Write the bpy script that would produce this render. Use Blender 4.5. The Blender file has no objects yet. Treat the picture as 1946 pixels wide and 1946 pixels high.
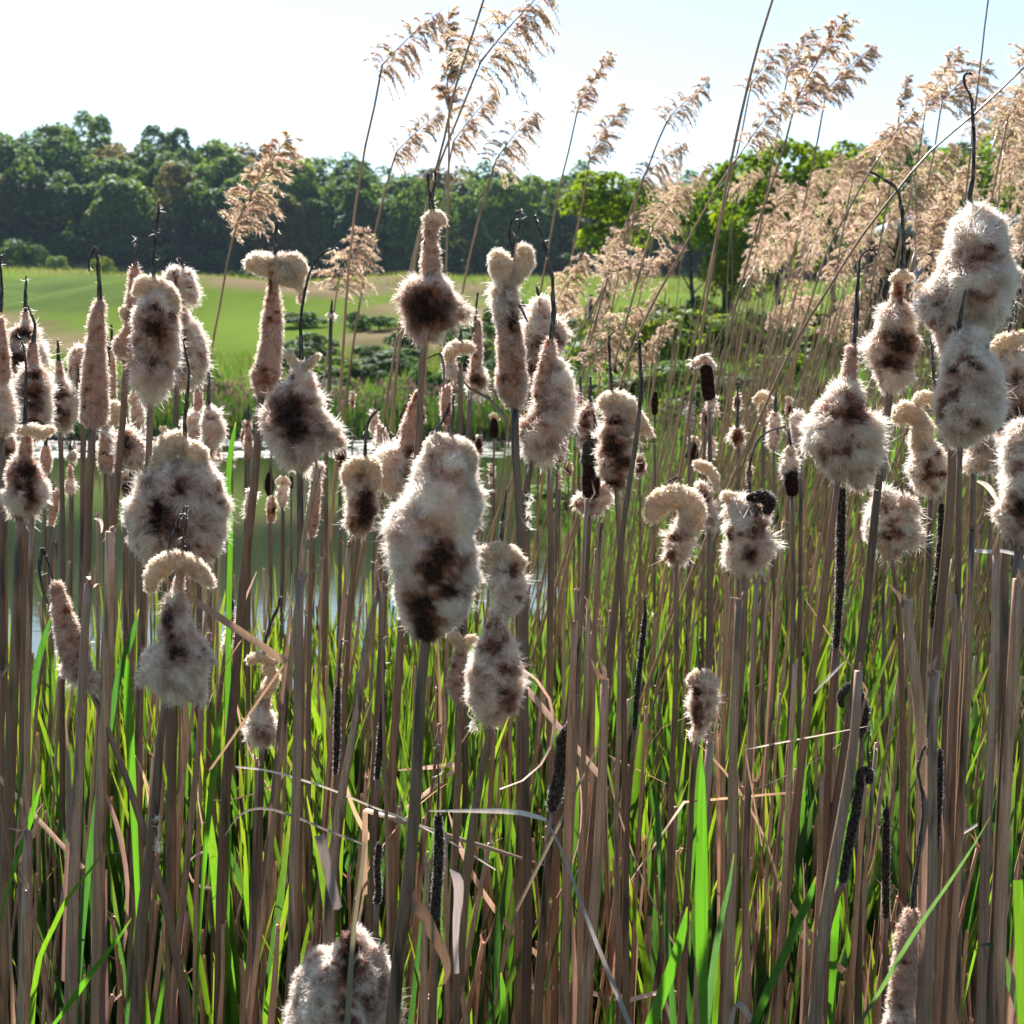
import bpy, math, random
import numpy as np
from mathutils import Vector, Matrix

# ------------------------------------------------------------------ camera, sky, sun, exposure
sc = bpy.context.scene
COL = sc.collection
F = 2673.0; CX = 973.0; CY = 973.0; HOR = 700.0; EYE = 1.9
PITCH = math.atan((CY - HOR) / F)
cam_d = bpy.data.cameras.new("camera"); cam = bpy.data.objects.new("camera", cam_d); COL.objects.link(cam)
cam.location = (0, 0, EYE); cam.rotation_euler = (math.radians(90) - PITCH, 0, 0)
cam_d.sensor_width = 36.0; cam_d.lens = F / 1946.0 * 36.0
cam_d.clip_start = 0.05; cam_d.clip_end = 5000
cam_d.dof.use_dof = True; cam_d.dof.focus_distance = 2.25; cam_d.dof.aperture_fstop = 11.0
sc.camera = cam
SUN_EL, SUN_AZ = 44.0, -15.0          # azimuth from +Y towards +X
w = bpy.data.worlds.new("World"); sc.world = w; w.use_nodes = True
nt = w.node_tree; nt.nodes.clear()
sky = nt.nodes.new("ShaderNodeTexSky"); sky.sky_type = 'NISHITA'; sky.sun_disc = False
sky.sun_elevation = math.radians(SUN_EL); sky.sun_rotation = math.radians(SUN_AZ)
sky.air_density = 1.0; sky.dust_density = 0.4; sky.ozone_density = 1.0
bg = nt.nodes.new("ShaderNodeBackground"); bg.inputs[1].default_value = 0.059
wo = nt.nodes.new("ShaderNodeOutputWorld")
nt.links.new(sky.outputs[0], bg.inputs[0]); nt.links.new(bg.outputs[0], wo.inputs[0])
sd = bpy.data.lights.new("sun", 'SUN'); sd.energy = 5.0; sd.angle = math.radians(0.5); sd.color = (1.0, 0.975, 0.94)
sun = bpy.data.objects.new("sun", sd); COL.objects.link(sun)
az, el = math.radians(SUN_AZ), math.radians(SUN_EL)
sdir = Vector((math.sin(az) * math.cos(el), math.cos(az) * math.cos(el), math.sin(el)))
sun.rotation_euler = sdir.to_track_quat('Z', 'Y').to_euler(); sun.location = (-6, 12, 18)
sc.view_settings.view_transform = 'Standard'; sc.view_settings.look = 'None'
sc.view_settings.gamma = 1.0; sc.view_settings.exposure = 1.75
try:
    sc.cycles.use_denoising = True
    sc.cycles.max_bounces = 8; sc.cycles.diffuse_bounces = 5; sc.cycles.transmission_bounces = 4
    sc.cycles.glossy_bounces = 2; sc.cycles.caustics_reflective = False; sc.cycles.caustics_refractive = False
except Exception:
    pass

RNG = np.random.default_rng(7)
random.seed(7)

# ------------------------------------------------------------------ small maths
def ray(px, py):
    x = (px - CX) / F; v = (CY - py) / F
    return np.array([x, math.cos(PITCH) + v * math.sin(PITCH), -math.sin(PITCH) + v * math.cos(PITCH)])
def at(px, py, D):                      # a photo pixel at distance D in front of the camera
    r = ray(px, py); r = r * (D / r[1]); return np.array([r[0], r[1], r[2] + EYE])

def _hash(ix, iy, iz, seed):
    h = (ix.astype(np.int64) * 374761393 + iy.astype(np.int64) * 668265263 + iz.astype(np.int64) * 2147483647 + seed * 1274126177) & 0xffffffff
    h = ((h ^ (h >> 13)) * 1274126177) & 0xffffffff
    h = h ^ (h >> 16)
    return (h & 0xffff).astype(np.float64) / 32767.5 - 1.0
def vn(P, scale, seed=0):               # value noise in [-1,1]; P (n,3)
    Q = np.asarray(P, dtype=np.float64) / scale + 1000.0
    I = np.floor(Q); f = Q - I; f = f * f * (3 - 2 * f); I = I.astype(np.int64)
    out = 0
    for dx in (0, 1):
        for dy in (0, 1):
            for dz in (0, 1):
                wt = (f[..., 0] if dx else 1 - f[..., 0]) * (f[..., 1] if dy else 1 - f[..., 1]) * (f[..., 2] if dz else 1 - f[..., 2])
                out = out + wt * _hash(I[..., 0] + dx, I[..., 1] + dy, I[..., 2] + dz, seed)
    return out
def vvn(P, scale, seed=0):
    return np.stack([vn(P, scale, seed), vn(P, scale, seed + 11), vn(P, scale, seed + 23)], -1)
def norm(a):
    return a / np.maximum(np.linalg.norm(a, axis=-1, keepdims=True), 1e-9)
def sstep(a, b, x):
    t = np.clip((x - a) / (b - a), 0, 1); return t * t * (3 - 2 * t)
def spline(pts, step):
    """Chord-length Hermite curve through rows of pts (n,k), spaced about `step`."""
    P = np.array(pts, dtype=float); nd_ = min(3, P.shape[1]) if P.shape[1] != 3 else 3
    h = np.maximum(np.linalg.norm(np.diff(P[:, :nd_], axis=0), axis=1), 1e-7)
    d = np.diff(P, axis=0) / h[:, None]; m = np.empty_like(P); m[0] = d[0]; m[-1] = d[-1]
    if len(P) > 2: m[1:-1] = (d[:-1] * h[1:, None] + d[1:] * h[:-1, None]) / (h[:-1] + h[1:])[:, None]
    out = []
    for i in range(len(P) - 1):
        n = max(2, int(h[i] / step)); t = np.linspace(0, 1, n, endpoint=False)[:, None]
        out.append((2 * t ** 3 - 3 * t ** 2 + 1) * P[i] + (t ** 3 - 2 * t ** 2 + t) * h[i] * m[i] + (-2 * t ** 3 + 3 * t ** 2) * P[i + 1] + (t ** 3 - t ** 2) * h[i] * m[i + 1])
    out.append(P[-1:]); return np.vstack(out)

# ------------------------------------------------------------------ mesh building
class Buf:
    def __init__(s): s.V = []; s.C = []; s.F = []; s.M = []; s.n = 0
    def add(s, V, faces, C=None, m=0):
        V = np.asarray(V, dtype=np.float32).reshape(-1, 3)
        if C is None: C = np.ones((len(V), 3)) * .5
        C = np.broadcast_to(np.asarray(C, dtype=np.float32), (len(V), 3))
        s.V.append(V); s.C.append(C)
        for f in faces:
            f = np.asarray(f, dtype=np.int32)
            if len(f): s.F.append(f + s.n); s.M.append(m)
        s.n += len(V)
    def mesh(s, name, mats, base=(0, 0, 0), smooth=True, color=True):
        me = bpy.data.meshes.new(name)
        V = np.vstack(s.V) - np.asarray(base, dtype=np.float32)
        me.vertices.add(len(V)); me.vertices.foreach_set("co", V.astype(np.float32).ravel())
        li = np.concatenate([f.ravel() for f in s.F]); tot = np.concatenate([np.full(len(f), f.shape[1], dtype=np.int32) for f in s.F])
        mi = np.concatenate([np.full(len(f), m, dtype=np.int32) for f, m in zip(s.F, s.M)])
        me.loops.add(len(li)); me.loops.foreach_set("vertex_index", li.astype(np.int32))
        me.polygons.add(len(tot)); st = np.concatenate([[0], np.cumsum(tot)[:-1]]).astype(np.int32)
        me.polygons.foreach_set("loop_start", st); me.polygons.foreach_set("loop_total", tot)
        if smooth: me.polygons.foreach_set("use_smooth", np.ones(len(tot), dtype=bool))
        me.polygons.foreach_set("material_index", mi)
        if color:
            C = np.vstack(s.C); a = me.color_attributes.new("pigment", 'FLOAT_COLOR', 'POINT')
            a.data.foreach_set("color", np.hstack([C, np.ones((len(C), 1), dtype=np.float32)]).astype(np.float32).ravel())
        for m in (mats if isinstance(mats, (list, tuple)) else [mats]): me.materials.append(m)
        me.update(calc_edges=True); return me

def grid_faces(nr, ns, closed=True):
    r = np.arange(nr - 1)[:, None]; c = np.arange(ns if closed else ns - 1)[None, :]
    a = r * ns + c; b = r * ns + (c + 1) % ns
    return np.stack([a, b, b + ns, a + ns], -1).reshape(-1, 4)
def tube(P, R, sides=7, refv=(0, 1, 0), ridge=0.0):
    P = np.asarray(P, float); R = np.broadcast_to(np.asarray(R, float), (len(P),))
    T = norm(np.gradient(P, axis=0)); ref = np.asarray(refv, float)
    B = norm(np.cross(T, ref)); N = norm(np.cross(B, T))
    a = np.linspace(0, 2 * math.pi, sides, endpoint=False)
    rr = R[:, None] * (1 + ridge * np.cos(a * 3)[None, :])
    D = B[:, None, :] * np.cos(a)[None, :, None] + N[:, None, :] * np.sin(a)[None, :, None]
    return (P[:, None, :] + D * rr[..., None]), D
def add_tube(buf, P, R, sides=7, m=0, C=None, ridge=0.0, refv=(0, 1, 0), cap=True):
    V, D = tube(P, R, sides, refv, ridge); nr = len(P)
    faces = [grid_faces(nr, sides)]
    V = V.reshape(-1, 3)
    if cap:
        faces += [np.arange(sides)[None, ::-1], (np.arange(sides) + (nr - 1) * sides)[None, :]]
    if C is not None and np.ndim(C) == 2: C = np.repeat(C, sides, axis=0)
    buf.add(V, faces, C, m)
def add_ribbons(buf, P, W, S, C=None, m=0, fold=0.0):
    """P (n,k,3) polylines, W (n,k) half widths, S (n,3) or (n,k,3) side vectors; fold>0 gives a V section."""
    n, k, _ = P.shape
    if S.ndim == 2: S = np.repeat(S[:, None, :], k, axis=1)
    off = S * W[..., None]
    if fold:
        T = norm(np.gradient(P, axis=1)); Nn = norm(np.cross(T, S)) * (W * fold)[..., None]
        V = np.stack([P - off, P + Nn, P + off], 2); c = 3
    else:
        V = np.stack([P - off, P + off], 2); c = 2
    f = grid_faces(k, c, closed=False); F_ = (np.arange(n)[:, None, None] * (k * c) + f[None]).reshape(-1, 4)
    if C is not None:
        C = np.asarray(C)
        if C.ndim == 2: C = np.repeat(C[:, None, :], k, axis=1)
        C = np.repeat(C[:, :, None, :], c, axis=2).reshape(-1, 3)
    buf.add(V.reshape(-1, 3), [F_], C, m)

def tag(o, label=None, cat=None, group=None, kind=None):
    if label: o['label'] = label
    if cat: o['category'] = cat
    if group: o['group'] = group
    if kind: o['kind'] = kind
    return o
def empty(name, loc):
    o = bpy.data.objects.new(name, None); COL.objects.link(o); o.location = loc; o.empty_display_size = .05; return o
def link(name, me, parent=None, loc=(0, 0, 0)):
    o = bpy.data.objects.new(name, me); COL.objects.link(o); o.location = loc
    if parent is not None: o.parent = parent
    return o

# ------------------------------------------------------------------ materials
def newmat(name):
    m = bpy.data.materials.new(name); m.use_nodes = True; m.node_tree.nodes.clear(); return m, m.node_tree
def nd(nt, typ, **kw):
    n = nt.nodes.new(typ)
    for k, v in kw.items(): setattr(n, k, v)
    return n
def ramp(nt, stops):
    r = nd(nt, "ShaderNodeValToRGB"); cr = r.color_ramp
    while len(cr.elements) > 1: cr.elements.remove(cr.elements[0])
    cr.elements[0].position = stops[0][0]; cr.elements[0].color = (*stops[0][1], 1)
    for p, c in stops[1:]:
        e = cr.elements.new(p); e.color = (*c, 1)
    return r
def noise(nt, scale, mapping=None, detail=3, coord='Object', rough=.55, wnode=None):
    tc = nd(nt, "ShaderNodeTexCoord"); src = tc.outputs[coord]
    if mapping:
        mp = nd(nt, "ShaderNodeMapping"); mp.inputs['Scale'].default_value = mapping; nt.links.new(src, mp.inputs[0]); src = mp.outputs[0]
    n = nd(nt, "ShaderNodeTexNoise"); n.inputs['Scale'].default_value = scale; n.inputs['Detail'].default_value = detail
    n.inputs['Roughness'].default_value = rough
    if wnode is not None:
        n.noise_dimensions = '4D'; nt.links.new(wnode, n.inputs['W'])
    nt.links.new(src, n.inputs['Vector']); return n
def thin_shader(nt, col, trans_col, trans=.5, rough=.45, spec=.25):
    p = nd(nt, "ShaderNodeBsdfPrincipled"); p.inputs['Roughness'].default_value = rough; p.inputs['Specular IOR Level'].default_value = spec
    t = nd(nt, "ShaderNodeBsdfTranslucent"); mx = nd(nt, "ShaderNodeMixShader"); mx.inputs[0].default_value = trans
    o = nd(nt, "ShaderNodeOutputMaterial")
    nt.links.new(col, p.inputs['Base Color']); nt.links.new(trans_col, t.inputs[0])
    nt.links.new(p.outputs[0], mx.inputs[1]); nt.links.new(t.outputs[0], mx.inputs[2]); nt.links.new(mx.outputs[0], o.inputs[0])
    return p
def mixc(nt, fac, a, b, mode='MIX'):
    m = nd(nt, "ShaderNodeMix", data_type='RGBA', blend_type=mode)
    for sock, v in ((m.inputs[0], fac), (m.inputs[6], a), (m.inputs[7], b)):
        if isinstance(v, (int, float)): sock.default_value = v
        elif isinstance(v, tuple): sock.default_value = (*v, 1)
        else: nt.links.new(v, sock)
    return m.outputs[2]
def pig(nt):
    a = nd(nt, "ShaderNodeAttribute"); a.attribute_name = "pigment"; return a.outputs['Color']

def m_hair():
    m, nt = newmat("seed_hair"); c = pig(nt)
    thin_shader(nt, c, c, .68, .6, .15); return m
def m_felt():
    m, nt = newmat("seed_felt"); c = pig(nt)
    n = noise(nt, 260, detail=4); c2 = mixc(nt, .55, c, mixc(nt, n.outputs[0], (.35, .3, .28), (1.25, 1.2, 1.15)), 'MULTIPLY')
    p = thin_shader(nt, c2, c2, .42, .9, .05)
    b = nd(nt, "ShaderNodeBump"); b.inputs['Strength'].default_value = .7; b.inputs['Distance'].default_value = .003
    n2 = noise(nt, 420, detail=3); nt.links.new(n2.outputs[0], b.inputs['Height']); nt.links.new(b.outputs[0], p.inputs['Normal'])
    return m
def m_spike():
    m, nt = newmat("dry_spike"); n = noise(nt, 1, (500, 500, 60), 4)
    r = ramp(nt, [(.3, (.015, .012, .012)), (.5, (.06, .05, .045)), (.68, (.24, .20, .17))])
    nt.links.new(n.outputs[0], r.inputs[0]); p = nd(nt, "ShaderNodeBsdfPrincipled"); p.inputs['Roughness'].default_value = .85; p.inputs['Specular IOR Level'].default_value = .12
    nt.links.new(r.outputs[0], p.inputs['Base Color']); o = nd(nt, "ShaderNodeOutputMaterial"); nt.links.new(p.outputs[0], o.inputs[0])
    b = nd(nt, "ShaderNodeBump"); b.inputs['Strength'].default_value = 1.0; b.inputs['Distance'].default_value = .001
    nt.links.new(n.outputs[0], b.inputs['Height']); nt.links.new(b.outputs[0], p.inputs['Normal']); return m
def m_stalk(name, light, mid, dark, trans=.08, blotch=.5):
    m, nt = newmat(name); oi = nd(nt, "ShaderNodeObjectInfo")
    mw = nd(nt, "ShaderNodeMath", operation='MULTIPLY'); mw.inputs[1].default_value = 37.0; nt.links.new(oi.outputs['Random'], mw.inputs[0])
    n1 = noise(nt, 1, (420, 420, 9), 4, wnode=mw.outputs[0]); n2 = noise(nt, 1, (60, 60, 7), 3, wnode=mw.outputs[0])
    n3 = noise(nt, 1, (700, 700, 420), 2)
    r1 = ramp(nt, [(.3, (0, 0, 0)), (.7, (1, 1, 1))]); nt.links.new(n1.outputs[0], r1.inputs[0]); base = mixc(nt, r1.outputs[0], mid, light)
    base = mixc(nt, .8, base, pig(nt), 'MULTIPLY') if False else base
    tint = ramp(nt, [(0, (1.30, .92, .72)), (.25, (.80, .76, .73)), (.5, (1.20, 1.05, .85)), (.75, (1.0, .80, .68)), (1, (.66, .60, .56))])
    nt.links.new(oi.outputs['Random'], tint.inputs[0]); base = mixc(nt, .85, base, tint.outputs[0], 'MULTIPLY')
    n4 = noise(nt, 1, (9, 9, 3), 3, wnode=mw.outputs[0]); r4 = ramp(nt, [(.32, (.62, .58, .56)), (.68, (1.32, 1.22, 1.12))]); nt.links.new(n4.outputs[0], r4.inputs[0]); base = mixc(nt, 1, base, r4.outputs[0], 'MULTIPLY')
    bl = ramp(nt, [(.585 - .08 * blotch, (0, 0, 0)), (.68, (1, 1, 1))]); nt.links.new(n2.outputs[0], bl.inputs[0])
    base = mixc(nt, bl.outputs[0], base, dark)
    sp = ramp(nt, [(.60, (0, 0, 0)), (.68, (1, 1, 1))]); nt.links.new(n3.outputs[0], sp.inputs[0])
    spf = nd(nt, "ShaderNodeMath", operation='MULTIPLY'); spf.inputs[1].default_value = .55; nt.links.new(sp.outputs[0], spf.inputs[0])
    base = mixc(nt, spf.outputs[0], base, dark)
    p = thin_shader(nt, base, base, trans, .36, .5)
    b = nd(nt, "ShaderNodeBump"); b.inputs['Strength'].default_value = .8; b.inputs['Distance'].default_value = .0008
    nt.links.new(n1.outputs[0], b.inputs['Height']); nt.links.new(b.outputs[0], p.inputs['Normal']); return m
def m_pig(name, trans=.4, rough=.5, spec=.3, tmul=(1, 1, 1), nscale=None, streak=None):
    m, nt = newmat(name); c = pig(nt)
    if nscale:
        n = noise(nt, nscale, streak, 3); c = mixc(nt, .8, c, mixc(nt, n.outputs[0], (.45, .45, .45), (1.5, 1.5, 1.5)), 'MULTIPLY')
    tcol = mixc(nt, 1.0, c, tmul, 'MULTIPLY')
    thin_shader(nt, c, tcol, trans, rough, spec); return m

HAIR = m_hair(); FELT = m_felt(); SPIKE = m_spike()
STALK = m_stalk("dead_stalk", (.58, .45, .36), (.24, .17, .13), (.035, .022, .018))
STALK2 = m_stalk("dead_stalk_tan", (.66, .48, .38), (.38, .25, .18), (.07, .04, .03), .14)
STEM = m_stalk("cattail_stem", (.26, .20, .155), (.125, .09, .07), (.03, .021, .017))
REEDM = m_stalk("reed_stem", (.44, .34, .20), (.32, .235, .14), (.12, .085, .06), .12, .1)
BLACKROD = m_pig("black_rod", .0, .8, .2, nscale=500)
LEAF = m_pig("green_leaf", .56, .36, .4, (1.85, 1.9, .5), 1, (300, 300, 8))
DRYLEAF = m_pig("dry_leaf", .30, .5, .3, (1.15, 1.0, .9), 1, (260, 260, 20))
PLUME = m_pig("reed_plume", .6, .7, .1)
TREEM = m_pig("tree_leaves", .50, .6, .12, (1.45, 1.32, .42))
GRASSM = m_pig("grass_blades", .5, .5, .2, (1.5, 1.9, .5))
def m_bark():
    m, nt = newmat("bark"); n = noise(nt, 1, (8, 8, 1.5), 4)
    r = ramp(nt, [(.3, (.03, .025, .02)), (.7, (.12, .10, .085))]); nt.links.new(n.outputs[0], r.inputs[0])
    p = nd(nt, "ShaderNodeBsdfPrincipled"); p.inputs['Roughness'].default_value = .9; nt.links.new(r.outputs[0], p.inputs['Base Color'])
    o = nd(nt, "ShaderNodeOutputMaterial"); nt.links.new(p.outputs[0], o.inputs[0]); return m
BARK = m_bark()
def m_flat(name, col, rough=.6, var=.35, scale=6, metal=0):
    m, nt = newmat(name); n = noise(nt, scale, None, 4)
    c = mixc(nt, n.outputs[0], tuple(v * (1 - var) for v in col), tuple(min(1, v * (1 + var)) for v in col))
    p = nd(nt, "ShaderNodeBsdfPrincipled"); p.inputs['Roughness'].default_value = rough; p.inputs['Metallic'].default_value = metal
    nt.links.new(c, p.inputs['Base Color']); o = nd(nt, "ShaderNodeOutputMaterial"); nt.links.new(p.outputs[0], o.inputs[0]); return m

# ------------------------------------------------------------------ terrain
LK = ([-60, 0, 5, 6.5, 28, 34.5, 36.5, 38, 42, 48, 60, 100, 140, 170, 260, 420, 900], [-.3, -.10, -.10, -.4, -.45, -.25, .0, .12, .55, 1.2, 2.7, 6.1, 9.5, 12.5, 23.3, 38, 50])
RK = ([-60, 0, 5, 7, 10, 18, 30, 60, 100, 140, 170, 260, 420, 900], [-.3, -.1, -.05, .35, .92, 1.55, 2.1, 3.2, 6.2, 9.5, 12.5, 23.3, 38, 50])
def gz(x, y):
    x = np.asarray(x, float); y = np.asarray(y, float)
    L = np.interp(y, *LK); R = np.interp(y, *RK)
    s = sstep(0, 1, (x - .02 * y + .2) / 1.6)
    z = L * (1 - s) + R * s
    t = sstep(10, 62, -x) * np.clip(y / 170, 0, 2) ** 2; z = z + 4.2 * t
    P = np.stack([x, y, np.zeros_like(x)], -1)
    far = sstep(44, 66, y)
    z = z + far * (1.7 * vn(P, 26, 3) + .45 * vn(P, 9, 5)) * np.clip(y / 90, .3, 1.1)
    # rough mounds on the left, before the fairway
    z = z + 1.9 * np.exp(-((x + 19) / 9) ** 2 - ((y - 80) / 10) ** 2) + 1.6 * np.exp(-((x + 30) / 17) ** 2 - ((y - 128) / 12) ** 2)
    z = z + 1.5 * np.exp(-((x + 11) / 12) ** 2 - ((y - 135) / 10) ** 2)
    z = z + .03 * vn(P, .5, 9) * (1 - far) + .12 * vn(P, 2.2, 8) * sstep(5, 9, y) * (1 - far) * s
    return z
def build_ground():
    xs = np.sinh(np.linspace(-5.6, 5.6, 300)) * 3.0
    ys = np.concatenate([np.linspace(-60, 0, 10), np.linspace(.5, 45, 170), 45 + (np.linspace(0, 1, 200)[1:] ** 1.7) * 1200])
    X, Y = np.meshgrid(xs, ys); Z = gz(X, Y)
    V = np.stack([X, Y, Z], -1).reshape(-1, 3); P = V.copy(); P[:, 2] = 0
    x, y = V[:, 0], V[:, 1]
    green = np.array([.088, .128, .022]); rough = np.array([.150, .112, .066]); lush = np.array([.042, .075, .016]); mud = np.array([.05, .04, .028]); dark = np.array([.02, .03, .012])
    n1 = vn(P, 14, 31); n2 = vn(P, 5, 32); n3 = vn(P, 1.5, 33)
    C = np.tile(green, (len(V), 1)) * (1 + .10 * vn(P * [1, .35, 1], 6, 41) + .05 * n3)[:, None]
    C = C * np.where(((x * .9 + y * .35) % 7) > 3.5, 1.05, .96)[:, None]
    px = CX + x / np.maximum(y, 1) * F; v = (V[:, 2] - EYE) / np.maximum(y, 1); v = (v * math.cos(PITCH) + math.sin(PITCH)) / (math.cos(PITCH) - v * math.sin(PITCH)); py = CY - v * F
    wx = 30 * n1 + 22 * n2; wy = 7 * n2 + 6 * vn(P, 9, 35)
    def blob(cx, cy, rx, ry, sl=0): q = ((px + wx - cx) / rx) ** 2 + ((py + wy - cy - sl * (px - cx)) / ry) ** 2; return np.where(y > 44, sstep(1.25, .75, q), 0)
    wr = np.zeros(len(V)); wg = np.zeros(len(V))
    for a in ((430, 508, 250, 24), (200, 500, 170, 22), (640, 540, 230, 20), (90, 640, 190, 34, .22), (820, 592, 170, 24), (900, 555, 120, 14), (330, 470, 260, 14), (60, 462, 130, 10), (860, 650, 220, 34), (900, 600, 230, 26), (760, 690, 260, 26), (1250, 620, 260, 30)): wr = np.maximum(wr, blob(*a))
    for a in ((150, 552, 180, 24, .05), (60, 580, 120, 20), (690, 606, 110, 12), (250, 520, 90, 12), (480, 497, 90, 8)): wg = np.maximum(wg, blob(*a))
    wr = wr * np.clip(.9 + .4 * n2, 0, 1); wg = wg * .9
    C = C * (1 - wr[:, None]) + (rough * (1 + .3 * n2 + .25 * n3)[:, None]) * wr[:, None]
    C = C * (1 - wg[:, None]) + np.array([.07, .10, .03]) * (1 + .3 * n3)[:, None] * wg[:, None]
    near = 1 - sstep(46, 53, y + 3 * n2); C = C * (1 - near[:, None]) + (lush * (1 + .4 * n3)[:, None]) * near[:, None]
    wet = 1 - sstep(.02, .25, V[:, 2] + .08 * n3); C = C * (1 - wet[:, None]) + mud * wet[:, None]
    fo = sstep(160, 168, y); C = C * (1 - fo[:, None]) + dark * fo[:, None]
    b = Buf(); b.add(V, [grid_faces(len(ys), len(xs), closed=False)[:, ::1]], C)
    m, nt = newmat("ground"); c = pig(nt); n = noise(nt, 9, None, 6)
    c2 = mixc(nt, .5, c, mixc(nt, n.outputs[0], (.5, .5, .5), (1.4, 1.4, 1.4)), 'MULTIPLY')
    p = nd(nt, "ShaderNodeBsdfPrincipled"); p.inputs['Roughness'].default_value = 1; p.inputs['Specular IOR Level'].default_value = 0
    nt.links.new(c2, p.inputs['Base Color']); bp = nd(nt, "ShaderNodeBump"); bp.inputs['Distance'].default_value = .05; bp.inputs['Strength'].default_value = .6
    nt.links.new(n.outputs[0], bp.inputs['Height']); nt.links.new(bp.outputs[0], p.inputs['Normal'])
    o = nd(nt, "ShaderNodeOutputMaterial"); nt.links.new(p.outputs[0], o.inputs[0])
    me = b.mesh("ground", m); tag(link("ground", me), kind='structure')
build_ground()
def build_water():
    m, nt = newmat("pond_water"); p = nd(nt, "ShaderNodeBsdfPrincipled")
    p.inputs['Base Color'].default_value = (.022, .030, .012, 1); p.inputs['Roughness'].default_value = .04; p.inputs['IOR'].default_value = 1.33
    n = noise(nt, 1, (5, 14, 1), 3); n2 = noise(nt, 1, (.8, 3.2, 1), 2)
    ad = nd(nt, "ShaderNodeMath", operation='ADD'); nt.links.new(n.outputs[0], ad.inputs[0]); nt.links.new(n2.outputs[0], ad.inputs[1])
    bp = nd(nt, "ShaderNodeBump"); bp.inputs['Strength'].default_value = .045; bp.inputs['Distance'].default_value = .012
    nt.links.new(ad.outputs[0], bp.inputs['Height']); nt.links.new(bp.outputs[0], p.inputs['Normal'])
    o = nd(nt, "ShaderNodeOutputMaterial"); nt.links.new(p.outputs[0], o.inputs[0])
    b = Buf(); b.add([(-90, -50, 0), (40, -50, 0), (40, 38.6, 0), (-90, 38.6, 0)], [np.array([[0, 1, 2, 3]])])
    tag(link("water", b.mesh("water", m, smooth=False)), kind='structure')
build_water()
#PART2
# ------------------------------------------------------------------ cattails
CREAM = np.array([.95, .87, .75]); TAN = np.array([.72, .48, .34]); PINK = np.array([.90, .74, .62]); BROWN = np.array([.30, .13, .065]); DARK = np.array([.055, .028, .022])
GREY = np.array([.10, .095, .08])
KIND = {   # lump amplitude, hair length px, hairs per px^2, base palette, tip whitening, felt
 'f': dict(amp=.40, L=14, dens=.38, pal=(PINK, CREAM, TAN), tip=.72, curl=.9),
 't': dict(amp=.12, L=9.5, dens=.34, pal=(TAN * np.array([.85, .88, .95]), TAN * np.array([1.05, 1.1, 1.15]), PINK * .9), tip=.58, curl=.35),
 'c': dict(amp=.20, L=9, dens=.36, pal=(np.array([.82, .66, .47]), np.array([.88, .76, .60]), np.array([.72, .54, .37])), tip=.5, curl=.6),
 'b': dict(amp=.05, L=3.5, dens=.18, pal=(np.array([.055, .024, .018]), np.array([.04, .02, .016]), np.array([.09, .04, .025])), tip=.10, curl=.3),
 'g': dict(amp=.08, L=4, dens=.18, pal=(GREY, GREY * .7, GREY * 1.4), tip=.25, curl=.4),
 'k': dict(amp=.16, L=7, dens=.16, pal=(np.array([.04, .03, .024]), np.array([.055, .042, .03]), np.array([.09, .06, .04])), tip=.55, curl=.7),
}
NHAIR = 0
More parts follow.
